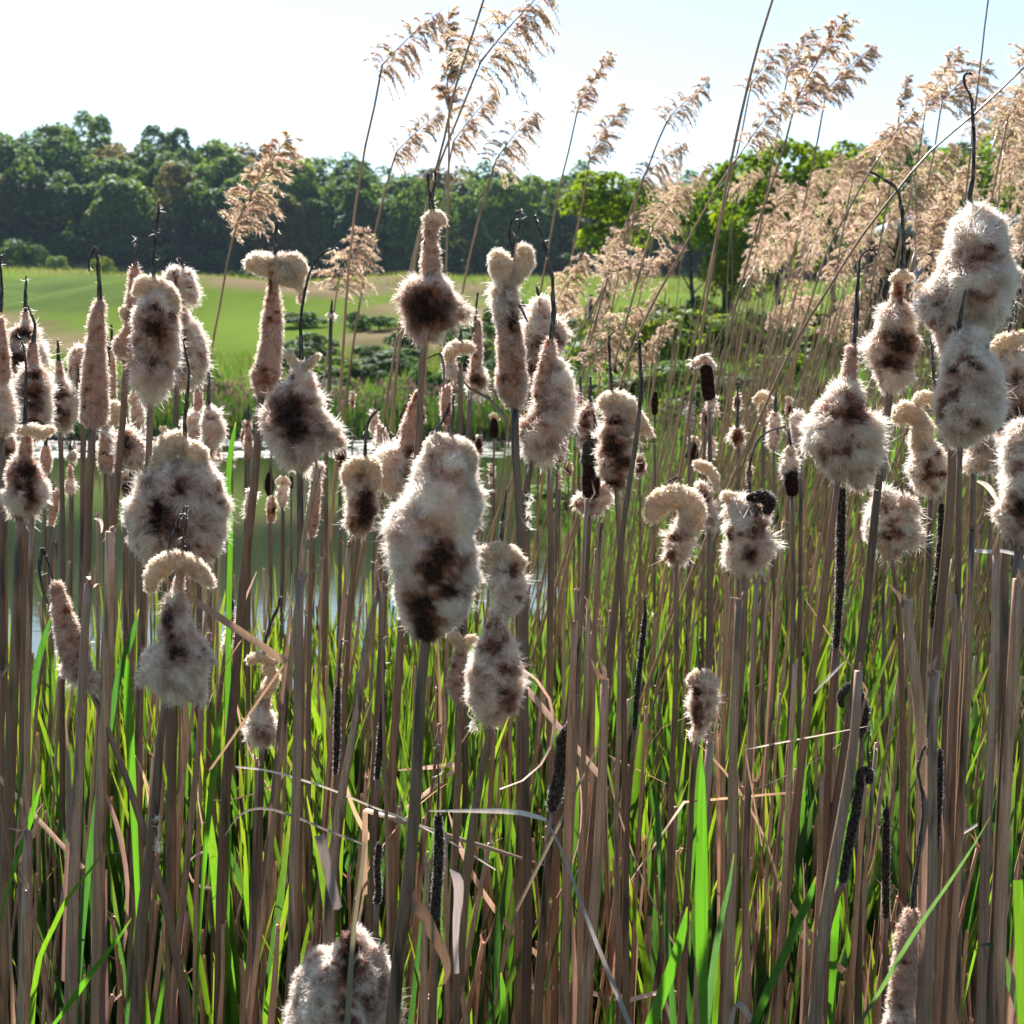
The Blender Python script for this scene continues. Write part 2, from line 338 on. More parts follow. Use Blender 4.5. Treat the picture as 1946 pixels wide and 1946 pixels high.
def head_tube(buf, kind, pts, D, dark, seed, zoff=0.0, dens=1.0):
    """pts in photo pixels (x, y, r); builds a lumpy core and its hairs."""
    global NHAIR
    k = KIND[kind]; s = D / F
    W = []
    for i, p in enumerate(pts):
        q = at(p[0], p[1], D); q[1] += (p[3] * s if len(p) > 3 else 0) + zoff * s
        W.append([*q, p[2] * s])
    W = np.array(W)
    if kind == 'f': W[:, 3] -= np.minimum(7 * s, W[:, 3] * .20)
    rmax = W[:, 3].max()
    S = spline(W, max(2.2 * s, rmax * .06)); P = S[:, :3]; R = np.maximum(S[:, 3], .6 * s)
    P = P + vvn(P * [1, 0, 1], max(rmax * 1.1, 12 * s), seed + 3) * (rmax * (.09 if kind == 'f' else .05) * np.sin(np.linspace(0.15, math.pi - .15, len(P))))[:, None]
    def cap(p0, p1, r0, nk=5):
        d = norm(p0 - p1); a = np.linspace(0, math.pi / 2, nk + 1)[1:]
        ext = min(.75 * r0, 14 * s)
        return p0 + d * (ext * np.sin(a))[:, None], r0 * np.maximum(np.cos(a), .06)
    c0, r0 = cap(P[0], P[1], R[0]); c1, r1 = cap(P[-1], P[-2], R[-1])
    P = np.vstack([c0[::-1], P, c1]); R = np.concatenate([r0[::-1], R, r1])
    ns = int(np.clip(rmax / s * .9, 12, 44)); V, Dr = tube(P, R, ns)
    rl = np.maximum(R, rmax * .35)[:, None]
    Q = V * np.array([1, 1, 1.35])
    ls = rmax * .75
    lump = vn(Q, ls, seed) * .75 + vn(Q, ls * .42, seed + 1) * .45
    if kind == 'f': lump = lump * .85 + (.65 if rmax < 50 * s else .35) * vn(V * [.25, .25, 1.], rmax * .72, seed + 4)
    lump = np.where(lump < 0, lump * 1.15, lump * .8)
    V = V + Dr * (rl * k['amp'] * lump)[..., None] + Dr * (vn(V, 2.6 * s, seed + 2) * (.35 if kind in 'kgb' else .9) * s)[..., None]
    nr = len(P)
    N = norm(np.cross(np.roll(V, -1, 1) - np.roll(V, 1, 1), np.gradient(V, axis=0)))
    N = N * np.sign((N * Dr).sum(-1, keepdims=True) + 1e-9)
    # pigment: patches of pinkish tan, cream and shed dark brown
    Vf = V.reshape(-1, 3); a, b_, c_ = k['pal']
    n1 = vn(Vf * [1, 1, 1.5], rmax * .55, seed + 5)[:, None]; n2 = vn(Vf, rmax * .2, seed + 6)[:, None]
    u = sstep(-.35, .45, n1 + .4 * n2); C = a * (1 - u) + b_ * u
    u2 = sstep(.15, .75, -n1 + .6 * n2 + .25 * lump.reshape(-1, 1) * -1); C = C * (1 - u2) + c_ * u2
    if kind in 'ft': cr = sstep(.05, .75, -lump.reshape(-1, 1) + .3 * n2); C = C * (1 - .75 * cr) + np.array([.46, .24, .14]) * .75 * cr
    dk = np.zeros(len(Vf))
    ctr = at(0, 0, D)
    px = CX + (Vf[:, 0]) / (Vf[:, 1]) * F     # only used to lay the shed patches where the photo shows them
    v = (Vf[:, 2] - EYE) / Vf[:, 1]; v = (v * math.cos(PITCH) + math.sin(PITCH)) / (math.cos(PITCH) - v * math.sin(PITCH)); py = CY - v * F
    front = sstep(.35, -.35, (Dr.reshape(-1, 3)[:, 1]))
    wp = 7 * vn(Vf, 13 * s, seed + 71) + 3 * vn(Vf, 5 * s, seed + 72); px = px + wp; py = py + 6 * vn(Vf, 11 * s, seed + 73) + 3 * vn(Vf, 5 * s, seed + 74)
    for d_ in dark:
        rx = d_[2]; ry = d_[3] if len(d_) > 3 else d_[2]; st = d_[4] if len(d_) > 4 else 1.0
        q = ((px - d_[0]) / rx) ** 2 + ((py - d_[1]) / ry) ** 2
        dk = np.maximum(dk, st * np.exp(-q * 1.15) * front * 1.25)
    if kind in 'ft': dk = np.maximum(dk, sstep(.42, .8, vn(Vf * [1, 1, 1.4], rmax * .6, seed + 9)) * .62)
    dk = np.clip(dk + (.25 * n2[:, 0] + .32 * vn(Vf, 4 * s, seed + 8)) * (dk > .06), 0, 1)
    w1 = sstep(.18, .40, dk)[:, None]; w2 = sstep(.56, .76, dk)[:, None]
    if kind not in 'bgk':
        C = C * (1 - w1) + BROWN * 1.3 * w1; C = C * (1 - w2) + DARK * w2
    # sunk a little where shed
    if kind in 'fc': V = V - Dr * (dk.reshape(nr, ns) * rl * .10)[..., None]; Vf = V.reshape(-1, 3)
    buf.add(Vf, [grid_faces(nr, ns)], C * .92, 0)
    # hairs
    A = np.linalg.norm(np.cross(V[1:] - V[:-1], np.roll(V, -1, 1)[:-1] - V[:-1]), axis=-1)
    area = A.sum() / (s * s); n = int(area * k['dens'] * dens * (1.0 if D < 3.2 else .55)); n = max(60, min(n, 34000)); NHAIR += n
    ci = RNG.choice(A.size, n, p=(A / A.sum()).ravel()); ri, si = ci // ns, ci % ns; s2 = (si + 1) % ns
    fu, fv = RNG.random(n)[:, None], RNG.random(n)[:, None]
    def bil(G):
        return (G[ri, si] * (1 - fu) + G[ri, s2] * fu) * (1 - fv) + (G[ri + 1, si] * (1 - fu) + G[ri + 1, s2] * fu) * fv
    p0 = bil(V); nn = norm(bil(N)); cc = bil(C.reshape(nr, ns, 3)); dd = bil(dk.reshape(nr, ns, 1))[:, 0]
    Lb = k['L'] * s * (1 if D < 3 else .8) * min(1.0, .35 + rmax / s / 28)
    fl = vvn(p0, max(7 * s, rmax * .34), seed + 20); fl2 = vvn(p0, 4.5 * s, seed + 40)
    shag = 1 + .9 * sstep(.25, .8, vn(p0, rmax * .9, seed + 60)) * (kind == 'f')
    L = Lb * (.45 + .75 * RNG.random(n)) * shag * (1 - .45 * np.clip(dd, 0, 1))
    wild = RNG.random(n) < (.09 if kind == 'f' else .05); L = np.where(wild, L * RNG.uniform(1.2, 2.0, n), L)
    rnd = RNG.normal(size=(n, 3))
    d0 = norm(nn * .85 + fl * .95 + fl2 * .38 + rnd * .30 + np.array([.10, 0, -.22]))
    d0 = norm(d0 + nn * np.clip(.12 - (d0 * nn).sum(1), 0, 2)[:, None])
    d0 = norm(d0 + np.where(wild, .45, 0)[:, None] * np.array([1, 0, -.5]))
    if kind == 'f':        # torn tufts: hairs gathered into ragged pointed locks
        nt_ = int(np.clip(rmax / s * .35, 3, 16)); tc = RNG.integers(0, n, nt_); tr = rmax * RNG.uniform(.22, .5, nt_)
        dist = np.linalg.norm(p0[:, None] - p0[tc][None], axis=-1) / tr[None]; j = dist.argmin(1); a_ = np.clip(1 - dist[np.arange(n), j], 0, 1) * 1.4; a_ = np.clip(a_, 0, 1)[:, None]
        td = norm(nn[tc] + RNG.normal(size=(nt_, 3)) * .45 + np.array([.35, 0, -.45])); apex = p0[tc] + td * (tr * RNG.uniform(.8, 1.5, nt_))[:, None]
        tod = norm(apex[j] - p0); d0 = norm(d0 * (1 - .6 * a_) + tod * .6 * a_); L = L * (1 + .8 * a_[:, 0])
    d1 = norm(d0 + k['curl'] * (vvn(p0, 9 * s, seed + 80) * 1.1 + RNG.normal(size=(n, 3)) * .55) + np.array([.05, 0, -.15]))
    p1 = p0 + d0 * (L * .5)[:, None]; p2 = p1 + d1 * (L * .5)[:, None]
    side = norm(np.cross(d0, RNG.normal(size=(n, 3))))
    wd = np.stack([np.full(n, .66), np.full(n, .52), np.full(n, .18)], 1) * s * (.7 + .6 * RNG.random(n))[:, None] * np.where(wild, .5, .9)[:, None]
    t = k['tip'] * (1 - .62 * np.clip(dd * 1.2, 0, 1)); white = np.array([.97, .945, .90]) * (1 - .62 * np.clip(dd, 0, 1)[:, None] * np.array([.45, .8, 1.]))
    Ct = cc * (1 - t[:, None]) + white * t[:, None]; Cm = cc * .6 + Ct * .4
    add_ribbons(buf, np.stack([p0, p1, p2], 1), wd, side, np.stack([cc, Cm, Ct], 1), m=1)

def stem_points(stem, D, rt, rb, extra=0.0):
    P = [at(x, y, D) for x, y in stem]; s = D / F
    d = P[-1] - P[-2]; d = d / max(1e-6, -d[2]) if d[2] < 0 else np.array([0, 0, -1.0])
    d[0] = np.clip(d[0], -.35, .35)
    g = float(gz(P[-1][0], P[-1][1])) - .03
    if P[-1][2] > g + .02: P.append(P[-1] + d * (P[-1][2] - g)); P[-1][2] = g
    P = np.array(P); z0, z1 = P[0][2], P[-1][2]
    # radius follows the pixel widths seen at the top and near the foot of the frame
    zf = at(0, 1946, D)[2]; t = np.clip((z0 - P[:, 2]) / max(.05, z0 - min(zf, z0 - .1)), 0, 1.25)
    R = (rt + (rb - rt) * t) * s
    return np.hstack([P, R[:, None]])
def make_stem(stem, D, rt, rb, base, mat, sides=8):
    Q = spline(stem_points(stem, D, rt, rb), .045); b = Buf()
    Q[:, 0] += .0012 * vn(Q[:, :3], .12, int(stem[0][0])); 
    add_tube(b, Q[:, :3], Q[:, 3] * (1 + .05 * vn(Q[:, :3], .03, 3)), sides, ridge=.07)
    return b.mesh("stem", mat, base)
def spike_mesh(sp, D, base, mat, rt=1.6, rb=4.2):
    P = [[*at(x, y, D), 0] for x, y in sp]; Q = spline(P, .004); n = len(Q)
    Q[:, 3] = np.linspace(rt, rb, n) * D / F * (1 + .32 * vn(Q[:, :3], .009, 5)); Q[:, :3] += vvn(Q[:, :3], .03, int(sp[0][0])) * .0016 * np.sin(np.linspace(0, math.pi, n))[:, None] + vvn(Q[:, :3], .009, 6) * .0005
    b = Buf(); add_tube(b, Q[:, :3], Q[:, 3], 7, C=np.array([.05, .045, .045]))
    nf = int(min(60, n * .8)) if D < 3.4 else 0
    if nf:
        i = RNG.integers(0, n, nf); i = np.clip((i * .5 + (i // 9) * 9 * .5).astype(int), 0, n - 1); d = norm(RNG.normal(size=(nf, 3)) + np.array([.5, 0, -.2])); l = RNG.uniform(2, 8, nf)[:, None] * D / F; p0 = Q[i, :3]; d2 = norm(d + RNG.normal(size=(nf, 3)) * .6)
        add_ribbons(b, np.stack([p0, p0 + d * l, p0 + (d + d2) * l], 1), np.tile(np.array([.45, .35, .15]) * D / F, (nf, 1)), norm(np.cross(d, RNG.normal(size=(nf, 3)))), np.tile(np.array([.8, .74, .66]), (nf, 1)), m=1)
    return b.mesh("spike", [mat, HAIR], base)

CATN = [0]
def cattail(label, D, stem, rr, heads=(), curls=(), spikes=(), dark=(), group=None, name='cattail', cat='cattail', dens=1.0, sr=(1.6, 4.2), stemmat=None):
    CATN[0] += 1; seed = CATN[0] * 101
    SP = stem_points(stem, D, *rr); base = SP[-1, :3]
    base = np.array([base[0], base[1], float(gz(base[0], base[1]))])
    e = tag(empty(name, base), label, cat, group)
    link("stem", make_stem(stem, D, rr[0], rr[1], base, stemmat or STEM), e)
    for kind in 'ftbgk':
        hs = [h for h in heads if h[0] == kind]
        if not hs: continue
        b = Buf()
        for i, h in enumerate(hs): head_tube(b, kind, h[1], D, dark, seed + i * 7, h[2] if len(h) > 2 else 0, dens)
        link("seed_head" if kind in 'ftb' else "seed_crust", b.mesh("seed_head", [FELT, HAIR], base), e)
    for i, c in enumerate(curls):
        b = Buf(); head_tube(b, 'c', c, D, dark if len(c) > 4 else (), seed + 50 + i * 7, -2, dens)
        link("seed_curl", b.mesh("seed_curl", [FELT, HAIR], base), e)
    for sp in spikes: link("spike", spike_mesh(sp, D, base, SPIKE, *sr), e)
    return e

G_HEAD = "cattails with fluffy seed heads"
HAND = []
def C(label, D, stem, rr, heads=(), curls=(), spikes=(), dark=(), **k): HAND.append((label, stem[0][0], stem[0][1] - 60)); cattail(label, D, stem, rr, heads, curls, spikes, dark, group=G_HEAD, **k)

# --- left part
C("slender smooth tan cattail head with bent-over black tip, tallest of the left edge group", 2.15, [(177,805),(171,900),(164,1112),(157,1300)], (7,10),
  [('t', [(191,572,6),(185,600,11),(181,659,15),(180,710,19),(179,760,22),(178,795,21)])], spikes=[[(170,516),(169,495),(179,471),(186,500),(190,560),(190,600)]], sr=(1.5,5))
C("fat four-lobed fluffy cattail head under a cream curled cap, straight black spike above", 2.2, [(286,755),(281,900),(274,1073),(267,1250),(245,1946)], (6,9),
  [('f', [(298,566,28),(297,600,40),(298,640,45),(292,678,42),(290,705,45),(288,735,33),(286,752,16)])],
  [[(261,556,9),(272,542,14),(297,543,15),(317,554,14),(331,574,10),(336,592,4)]], [[(301,383),(302,400),(297,440),(293,470),(292,540)]], [(300,585,14,9),(300,625,26,20),(290,690,22,9),(262,650,10,12,.7)])
C("fluffy cattail with dark hollow and ragged drooping top, just behind the four-lobed head", 2.5, [(336,723),(334,824),(328,1000),(320,1946)], (5,8),
  [('f', [(312,552,9),(330,528,17),(347,528,19),(360,550,14),(368,575,6)]), ('f', [(344,560,7),(347,600,11),(358,633,25),(362,668,33),(358,705,27),(345,730,9)])], spikes=[[(340,489),(346,500),(348,524)]], dark=[(338,672,18,30),(345,640,10,20)])
C("thin brown cattail stalk with small knob and lump, slanting behind the four-lobed head", 2.3, [(241,685),(233,788),(217,983),(197,1250),(180,1946)], (6,9),
  [('t', [(257,511,7),(254,555,10),(248,597,9),(242,630,8),(233,655,16),(240,680,10)])], [[(238,603,6),(236,592,8),(245,588,7)]], [[(261,450),(259,475),(257,505)]])
C("dark spiked slender cattail cut by the left edge", 2.2, [(3,830),(2,1300)], (6,8), [('t', [(1,607,5),(3,659,10),(4,716,14)]), ('f', [(4,740,15),(6,780,21),(4,815,18)])], spikes=[[(0,483),(2,520),(2,594)]])
C("cattail head with dark hollow crown at the far left under a thin straight spike", 2.7, [(50,720),(48,900),(46,1946)], (5,7), [('t', [(49,594,5),(49,625,8)]), ('f', [(48,632,26),(47,659,37),(52,698,28),(52,715,14)])], spikes=[[(49,524),(49,594)]], dark=[(48,635,20,10),(42,680,18,16)])
C("cattail with wide brown-streaked head and bent spike at the far left", 2.45, [(58,820),(50,1000),(40,1946)], (5,8), [('t', [(62,654,7),(62,698,11)]), ('f', [(60,708,26),(60,749,39),(61,788,36),(60,819,18)])], spikes=[[(53,581),(60,600),(66,620),(65,640),(63,658)]], dark=[(66,716,22,9),(70,760,12,30),(64,805,20,9),(55,745,12,12,.7)])
C("pear-shaped cattail with wide cream collar low at the left edge", 2.0, [(43,972),(36,1060),(28,1250),(13,1600),(0,1946)], (9,13), [('t', [(50,835,9),(48,860,11)]), ('f', [(45,880,24),(47,915,41),(45,950,38),(43,975,18)])],
  [[(36,818,5),(48,818,8),(62,816,11),(80,822,10),(98,816,6)]], [[(39,638),(48,672),(50,700),(49,736),(48,815)]], [(48,895,26,22),(52,935,12,26),(30,920,14,12,.7)])
C("small ringed cattail head like a bottle with dark bands", 2.9, [(114,818),(116,853),(118,1060),(114,1946)], (4.5,7), [('t', [(112,688,5),(113,712,7)]), ('f', [(114,722,10),(114,747,18),(116,775,24),(118,800,21),(115,815,10)])], spikes=[[(110,646),(111,660),(112,690)]], dark=[(115,733,14,4),(115,754,16,5),(115,786,20,10)])
C("dark-cored cattail head half hidden behind the slender smooth head", 3.0, [(158,755),(156,1000),(152,1946)], (5,7), [('f', [(152,668,14),(150,695,20),(153,725,18),(158,748,8)])], dark=[(160,712,10,26)])
C("short thin cattail head with tiny spike, between the slender head and the knobbed stalk", 3.6, [(213,755),(212,900),(208,1946)], (4,6), [('t', [(213,672,4),(213,710,7),(213,752,7)])], spikes=[[(212,617),(212,668)]])
C("cattail with curly cream collar and smooth orange-tan lower head, left of the knobbed stalk", 2.9, [(201,892),(202,1100),(200,1946)], (5,8), [('t', [(203,805,8),(202,840,11),(201,865,13),(201,888,11)])], [[(205,768,8),(220,776,11),(222,795,9),(206,806,7)]], [[(199,628),(206,659),(204,720),(203,775)]])
C("flat-capped tan cattail seen over the big lumpy head's left shoulder", 3.2, [(267,830),(266,1000),(262,1946)], (4,6), [('f', [(260,765,12),(262,795,15),(266,825,10)])], [[(250,760,8),(262,752,10),(278,763,7)]], [[(247,718),(252,730),(254,748)]])
C("brown-centred fluffy cattail behind the dark slanting stalk", 2.8, [(250,884),(250,1100),(245,1946)], (5,7), [('f', [(236,822,12),(243,840,24),(252,862,27),(255,880,16)])], dark=[(238,845,14,22)])
C("small bent-necked cattail left of the twin heads, cream shoulder", 3.3, [(378,870),(378,1000),(372,1946)], (5,7), [('t', [(378,735,6),(376,775,8)]), ('f', [(368,795,20),(372,825,18),(383,855,9)])], spikes=[[(379,700),(378,735)]])
C("dark-tipped mauve cattail head beside the bent-necked one", 3.1, [(396,880),(397,1000),(394,1946)], (4,6), [('f', [(396,776,7),(402,800,20),(404,825,20),(397,855,10),(395,872,7)])], spikes=[[(394,672),(396,700),(396,776)]], dark=[(395,865,8,12)])
C("big lumpy brown cattail head split into folds, with two cream curls on top", 1.95, [(335,1050),(330,1250),(322,1946)], (8,11),
  [('f', [(312,905,26),(295,940,40),(278,975,44),(285,1015,42),(303,1045,34),(318,1063,18)]), ('f', [(378,895,26),(388,930,38),(398,965,36),(392,1010,38),(375,1045,32),(360,1062,16)]), ('f', [(340,890,28),(343,930,42),(348,975,42),(345,1020,40),(340,1055,22)], -14)],
  [[(297,895,12),(308,866,15),(322,845,18),(338,838,16),(345,852,12)], [(350,850,10),(366,855,18),(375,875,18),(362,895,17),(340,900,12),(312,892,9)]],
  [[(347,643),(358,698),(356,762),(352,800),(351,835)]], [(300,975,22,34),(340,925,14,18,.8),(320,1000,26,26,.8),(290,1000,16,22),(345,1040,26,12,.7)])
C("cone-shaped fluffy cattail under a cream mushroom arch, two black spikes", 1.75, [(317,1315),(305,1398),(298,1488),(287,1600),(269,1744),(259,1946)], (7,14),
  [('t', [(344,1084,7),(340,1110,8),(338,1150,10)]), ('f', [(330,1135,14),(329,1165,24),(334,1204,36),(334,1242,47),(331,1278,53),(328,1305,43),(322,1320,20)]), ('f', [(350,1215,22),(380,1240,20),(402,1255,6)]), ('f', [(360,1290,22),(374,1318,16),(380,1338,6)])],
  [[(288,1118,9),(290,1096,14),(310,1073,17),(338,1064,16),(366,1076,15),(387,1094,13),(403,1112,4)]], [[(352,962),(329,1009),(316,1055)], [(355,962),(352,1000),(345,1055)]], [(312,1175,12,26),(322,1240,14,18,.75),(315,1210,9,12,.8)])
C("slanting smooth tan cattail with forked black tip and flared skirt at lower left", 1.8, [(168,1302),(220,1423),(251,1514),(280,1606),(310,1705),(360,1946)], (5,10),
  [('t', [(106,1112,9),(116,1152,14),(127,1196,19),(138,1238,22),(150,1272,22)]), ('f', [(124,1272,10),(145,1280,17),(170,1290,19),(184,1308,9)])], spikes=[[(104,1110),(94,1075),(80,1042)],[(93,1151),(80,1120),(75,1075),(80,1042)]], sr=(1.5,4))
C("slim tan cattail carrying a twisted cream roll like a turban", 2.1, [(497,745),(481,931),(466,1060),(452,1230),(430,1480),(414,1946)], (7,11),
  [('t', [(519,533,7),(519,562,9),(517,598,15),(515,636,17),(510,688,19),(504,720,23),(499,742,14)])],
  [[(474,500,10),(488,500,18),(515,507,18),(536,518,20),(553,526,18)], [(553,526,18),(566,508,16),(552,497,15),(532,497,10)], [(560,530,10),(571,548,6),(573,572,6)]], [[(526,418),(524,450),(521,500)]], dark=[(520,545,6,40,.6),(505,715,14,20,.5)], sr=(3,5))
C("large pear-shaped white fluffy head with rust-dark heart and curly collar", 2.0, [(568,880),(569,931),(569,1112),(569,1488),(564,1705),(559,1946)], (6,9),
  [('f', [(574,699,14),(572,735,30),(567,776,50),(568,815,60),(567,850,50),(568,876,22)]), ('f', [(600,812,34),(625,832,22),(648,842,8)], 8), ('f', [(535,760,20),(520,790,22),(525,830,24)], 8)],
  [[(549,669,6),(556,686,8),(573,698,8),(594,686,7),(604,675,5)]], [[(639,470),(616,479),(595,502),(582,546),(574,585),(573,683)]], [(550,785,38,40),(555,815,26,34),(590,820,34,18,.45)])
C("round fluffy head with rust-brown heart and long knobbed neck against the forest", 2.2, [(810,625),(802,688),(797,800),(790,900),(775,1000),(763,1203),(745,1488),(748,1600),(729,1946)], (6,10),
  [('t', [(820,429,12),(818,455,11),(818,486,14),(819,512,16)]), ('f', [(820,528,24),(814,559,50),(815,590,57),(812,613,42),(810,632,18)]), ('f', [(850,580,26),(872,592,14),(890,596,5)], 6)],
  [[(810,417,7),(821,411,9),(836,416,10),(842,424,6)]], [[(828,326),(817,327),(814,350),(819,375),(821,408)], [(828,326),(827,350),(823,375),(822,405)]], [(812,585,44,42),(805,600,26,24),(838,580,22,26,.9)])
C("little hook-headed cattail with cream cap above the centre", 2.7, [(874,690),(874,800),(872,1000),(868,1946)], (4.5,7), [('f', [(856,693,12),(858,708,12),(866,716,6)]), ('t', [(850,735,6),(847,770,9),(850,800,8)])], [[(895,663,9),(880,658,10),(862,663,12),(853,676,11)]], [[(877,623),(876,655)]])
C("slim tan cattail with crooked black tip just right of the hook-headed one", 2.9, [(893,745),(888,900),(884,1946)], (5,7), [('t', [(908,611,5),(907,650,8),(904,695,10)]), ('f', [(905,708,15),(906,728,17),(898,742,10)])], spikes=[[(908,556),(904,590),(903,611),(908,625)], [(903,608),(897,635),(887,652)]], dark=[(903,722,12,12)])
C("tall tan cattail with heart-shaped double cream cap and twin black tips", 2.0, [(978,768),(979,850),(984,931),(989,1035),(994,1229),(998,1488),(1002,1705),(999,1946)], (7.5,10),
  [('f', [(962,545,22),(960,575,27),(964,602,18)]), ('t', [(964,600,18),(969,648,21),(972,699,23),(973,738,25),(977,762,15)])], [[(943,486,12),(950,500,20),(958,515,22),(970,530,14)], [(996,474,12),(996,495,16),(984,518,15),(972,534,10)]],
  [[(990,398),(986,430),(976,470),(975,500)], [(989,400),(975,415),(969,440),(968,470)], [(1003,612),(990,588),(976,565)]], [(975,615,8,40,.7),(978,700,8,30,.4)])
C("tan cattail with rounded top and side tuft, between the heart-capped and long-spiked ones", 2.45, [(1008,745),(1003,900),(1000,1946)], (5,8), [('f', [(1028,574,12),(1028,598,20),(1019,648,26),(1011,699,24),(1006,736,18)]), ('f', [(1045,612,16),(1060,635,20),(1058,655,12)], 5)], spikes=[[(1020,541),(1024,562)]], dark=[(1018,655,14,14,.8),(1012,700,12,22,.6),(1055,640,10,14)])
C("cattail with very long crooked black spike and shaggy white right side", 2.15, [(1012,872),(999,931),(990,1000),(988,1300),(985,1946)], (6,8),
  [('t', [(1045,650,7),(1042,686,14),(1038,717,18),(1029,752,14)]), ('f', [(1060,690,12),(1060,735,26),(1048,785,40),(1030,825,44),(1015,858,24)])], spikes=[[(1016,410),(1029,448),(1043,490),(1049,531),(1052,583),(1050,620),(1046,655)]], dark=[(1004,790,22,26),(1020,765,14,10)], sr=(2.5,5))
C("bare tall brown stalk carrying a small dark head behind the shaggy white one", 2.5, [(1042,870),(1046,1009),(1044,1333),(1046,1600),(1035,1946)], (5.5,9), [('t', [(1063,820,8),(1066,850,9),(1062,872,8)])])
C("grey-brown cattail head with pointed tip, mid distance right of centre", 3.3, [(1118,850),(1116,1000),(1112,1946)], (4.5,7), [('f', [(1122,768,6),(1118,785,18),(1115,815,25),(1117,842,20)])], spikes=[[(1122,715),(1122,735),(1122,768)]], dark=[(1112,800,10,24,.8),(1122,830,10,10)])
C("tiny pale cattail bud beside the grey-brown pointed head", 4.2, [(1100,790),(1100,1000),(1098,1946)], (3,5), [('t', [(1101,755,7),(1099,778,5)])], spikes=[[(1103,715),(1102,750)]])
C("dark chocolate cattail with mossy grey cap and torn tan skirt", 2.3, [(1118,962),(1116,1060),(1095,1229),(1066,1488),(1050,1946)], (5.5,8), [('b', [(1124,885,16),(1123,915,17),(1123,941,16)]), ('f', [(1103,955,16),(1125,962,20),(1146,940,14),(1152,922,8)], 6), ('g', [(1118,846,11),(1124,860,18),(1121,878,17)])], spikes=[[(1127,781),(1130,800),(1129,836)]])
C("cattail with a cream arm curling over its shoulder to the right", 2.15, [(1169,916),(1175,1009),(1180,1100),(1183,1229),(1188,1600),(1190,1946)], (4.5,8), [('f', [(1170,775,20),(1171,810,30),(1172,850,33),(1171,890,32),(1172,915,20)])],
  [[(1146,766,12),(1168,760,16),(1190,771,17),(1207,794,14),(1222,813,11),(1237,825,4)]], [[(1157,637),(1158,680),(1162,720),(1163,762)]], [(1168,800,18,10),(1165,850,26,20),(1180,880,20,16),(1165,912,22,9)], sr=(2.6,3.6))
C("bare dark-tipped cattail stalk leaning against the curled-arm head", 2.05, [(1215,775),(1208,840),(1198,905),(1183,1009),(1157,1281),(1131,1514),(1095,1946)], (4.5,10), spikes=[[(1214,646),(1216,700),(1218,740),(1215,778)]], sr=(3.4,4.6))
C("question-mark shaped cattail head, cream arch open to the left", 2.1, [(1285,1068),(1284,1307),(1276,1514),(1265,1946)], (4.5,7), [('f', [(1310,995,22),(1296,1012,24),(1290,1035,26),(1286,1056,20)])],
  [[(1238,982,12),(1248,960,20),(1275,944,19),(1303,948,21),(1316,970,23),(1309,998,22)]], [[(1290,935),(1290,908),(1272,915),(1255,932)]], [(1282,1020,12,8),(1278,1055,10,12)], sr=(2,3))
C("broad cattail head with mossy black corner and folded cream flap", 2.05, [(1413,1082),(1411,1255),(1395,1400),(1395,1600),(1375,1946)], (6,12), [('f', [(1405,960,28),(1418,985,42),(1419,1025,45),(1415,1062,38),(1413,1080,18)]), ('k', [(1420,944,8),(1440,941,12),(1456,950,12),(1452,968,9)], -30)],
  [[(1378,942,9),(1396,950,12),(1412,968,11)]], [[(1493,811),(1470,816),(1445,833),(1429,866),(1424,936)]], [(1445,970,22,20),(1390,1020,8,14),(1430,1050,12,16),(1440,1010,16,14,.8)], sr=(1.8,3))
C("nearly black cattail with white fluff at both ends among the pale reeds", 3.2, [(1348,775),(1350,1000),(1348,1946)], (4,6), [('b', [(1342,702,12),(1344,725,13),(1347,752,12)]), ('f', [(1320,692,9),(1338,683,10),(1353,697,8)], 3), ('f', [(1357,756,7),(1350,772,10)], 3)])
C("small round fluff ball with black heart, ring-like, right of centre", 3.6, [(1403,848),(1404,1000),(1402,1946)], (3.5,6), [('f', [(1401,820,13),(1402,832,16),(1402,843,10)])], spikes=[[(1401,733),(1401,815)]], dark=[(1402,832,13,13)])
C("thin S-curled cattail remnant with cream knob on top", 2.6, [(1349,1005),(1348,1150),(1346,1255),(1338,1600),(1330,1946)], (5,9), [('f', [(1332,925,10),(1336,948,14),(1345,978,16),(1350,1000,11)])], [[(1324,882,8),(1336,886,9),(1350,895,8),(1358,912,7),(1360,928,5)]], dark=[(1333,945,10,12)])
C("small bedraggled cattail head with cream lid, low among green leaves", 1.95, [(1325,1398),(1316,1500),(1310,1600),(1295,1946)], (4.5,8), [('f', [(1336,1298,24),(1337,1328,28),(1333,1358,24),(1328,1382,12),(1323,1398,8)])], [[(1312,1293,8),(1322,1284,9),(1340,1282,9),(1356,1294,8)]], [[(1325,1209),(1327,1240),(1331,1280)]], [(1330,1315,16,14,.8),(1332,1355,10,24)])
C("thin black wasted cattail spindle tapering upward, right of centre", 1.85, [(1052,1540),(1045,1600),(1020,1946)], (6,10), [('k', [(1090,1320,4),(1079,1380,5),(1072,1395,10),(1068,1436,13),(1061,1488,12),(1052,1520,13),(1050,1536,9)])], spikes=[[(1102,1210),(1096,1260),(1090,1325)]])
C("long slim tan head below a bent black wand at lower right, cut by the frame", 1.7, [(1707,1950),(1704,2050)], (9,10), [('t', [(1733,1735,11),(1722,1775,17),(1720,1815,20),(1716,1860,20),(1710,1905,22)]), ('f', [(1710,1915,20),(1706,1945,26),(1704,1965,18)])], spikes=[[(1777,1388),(1768,1405),(1752,1430),(1744,1460),(1750,1500),(1756,1530),(1751,1575),(1743,1640),(1738,1684),(1733,1735)]], dark=[(1733,1750,6,20),(1712,1945,14,8)], sr=(3,5.5))
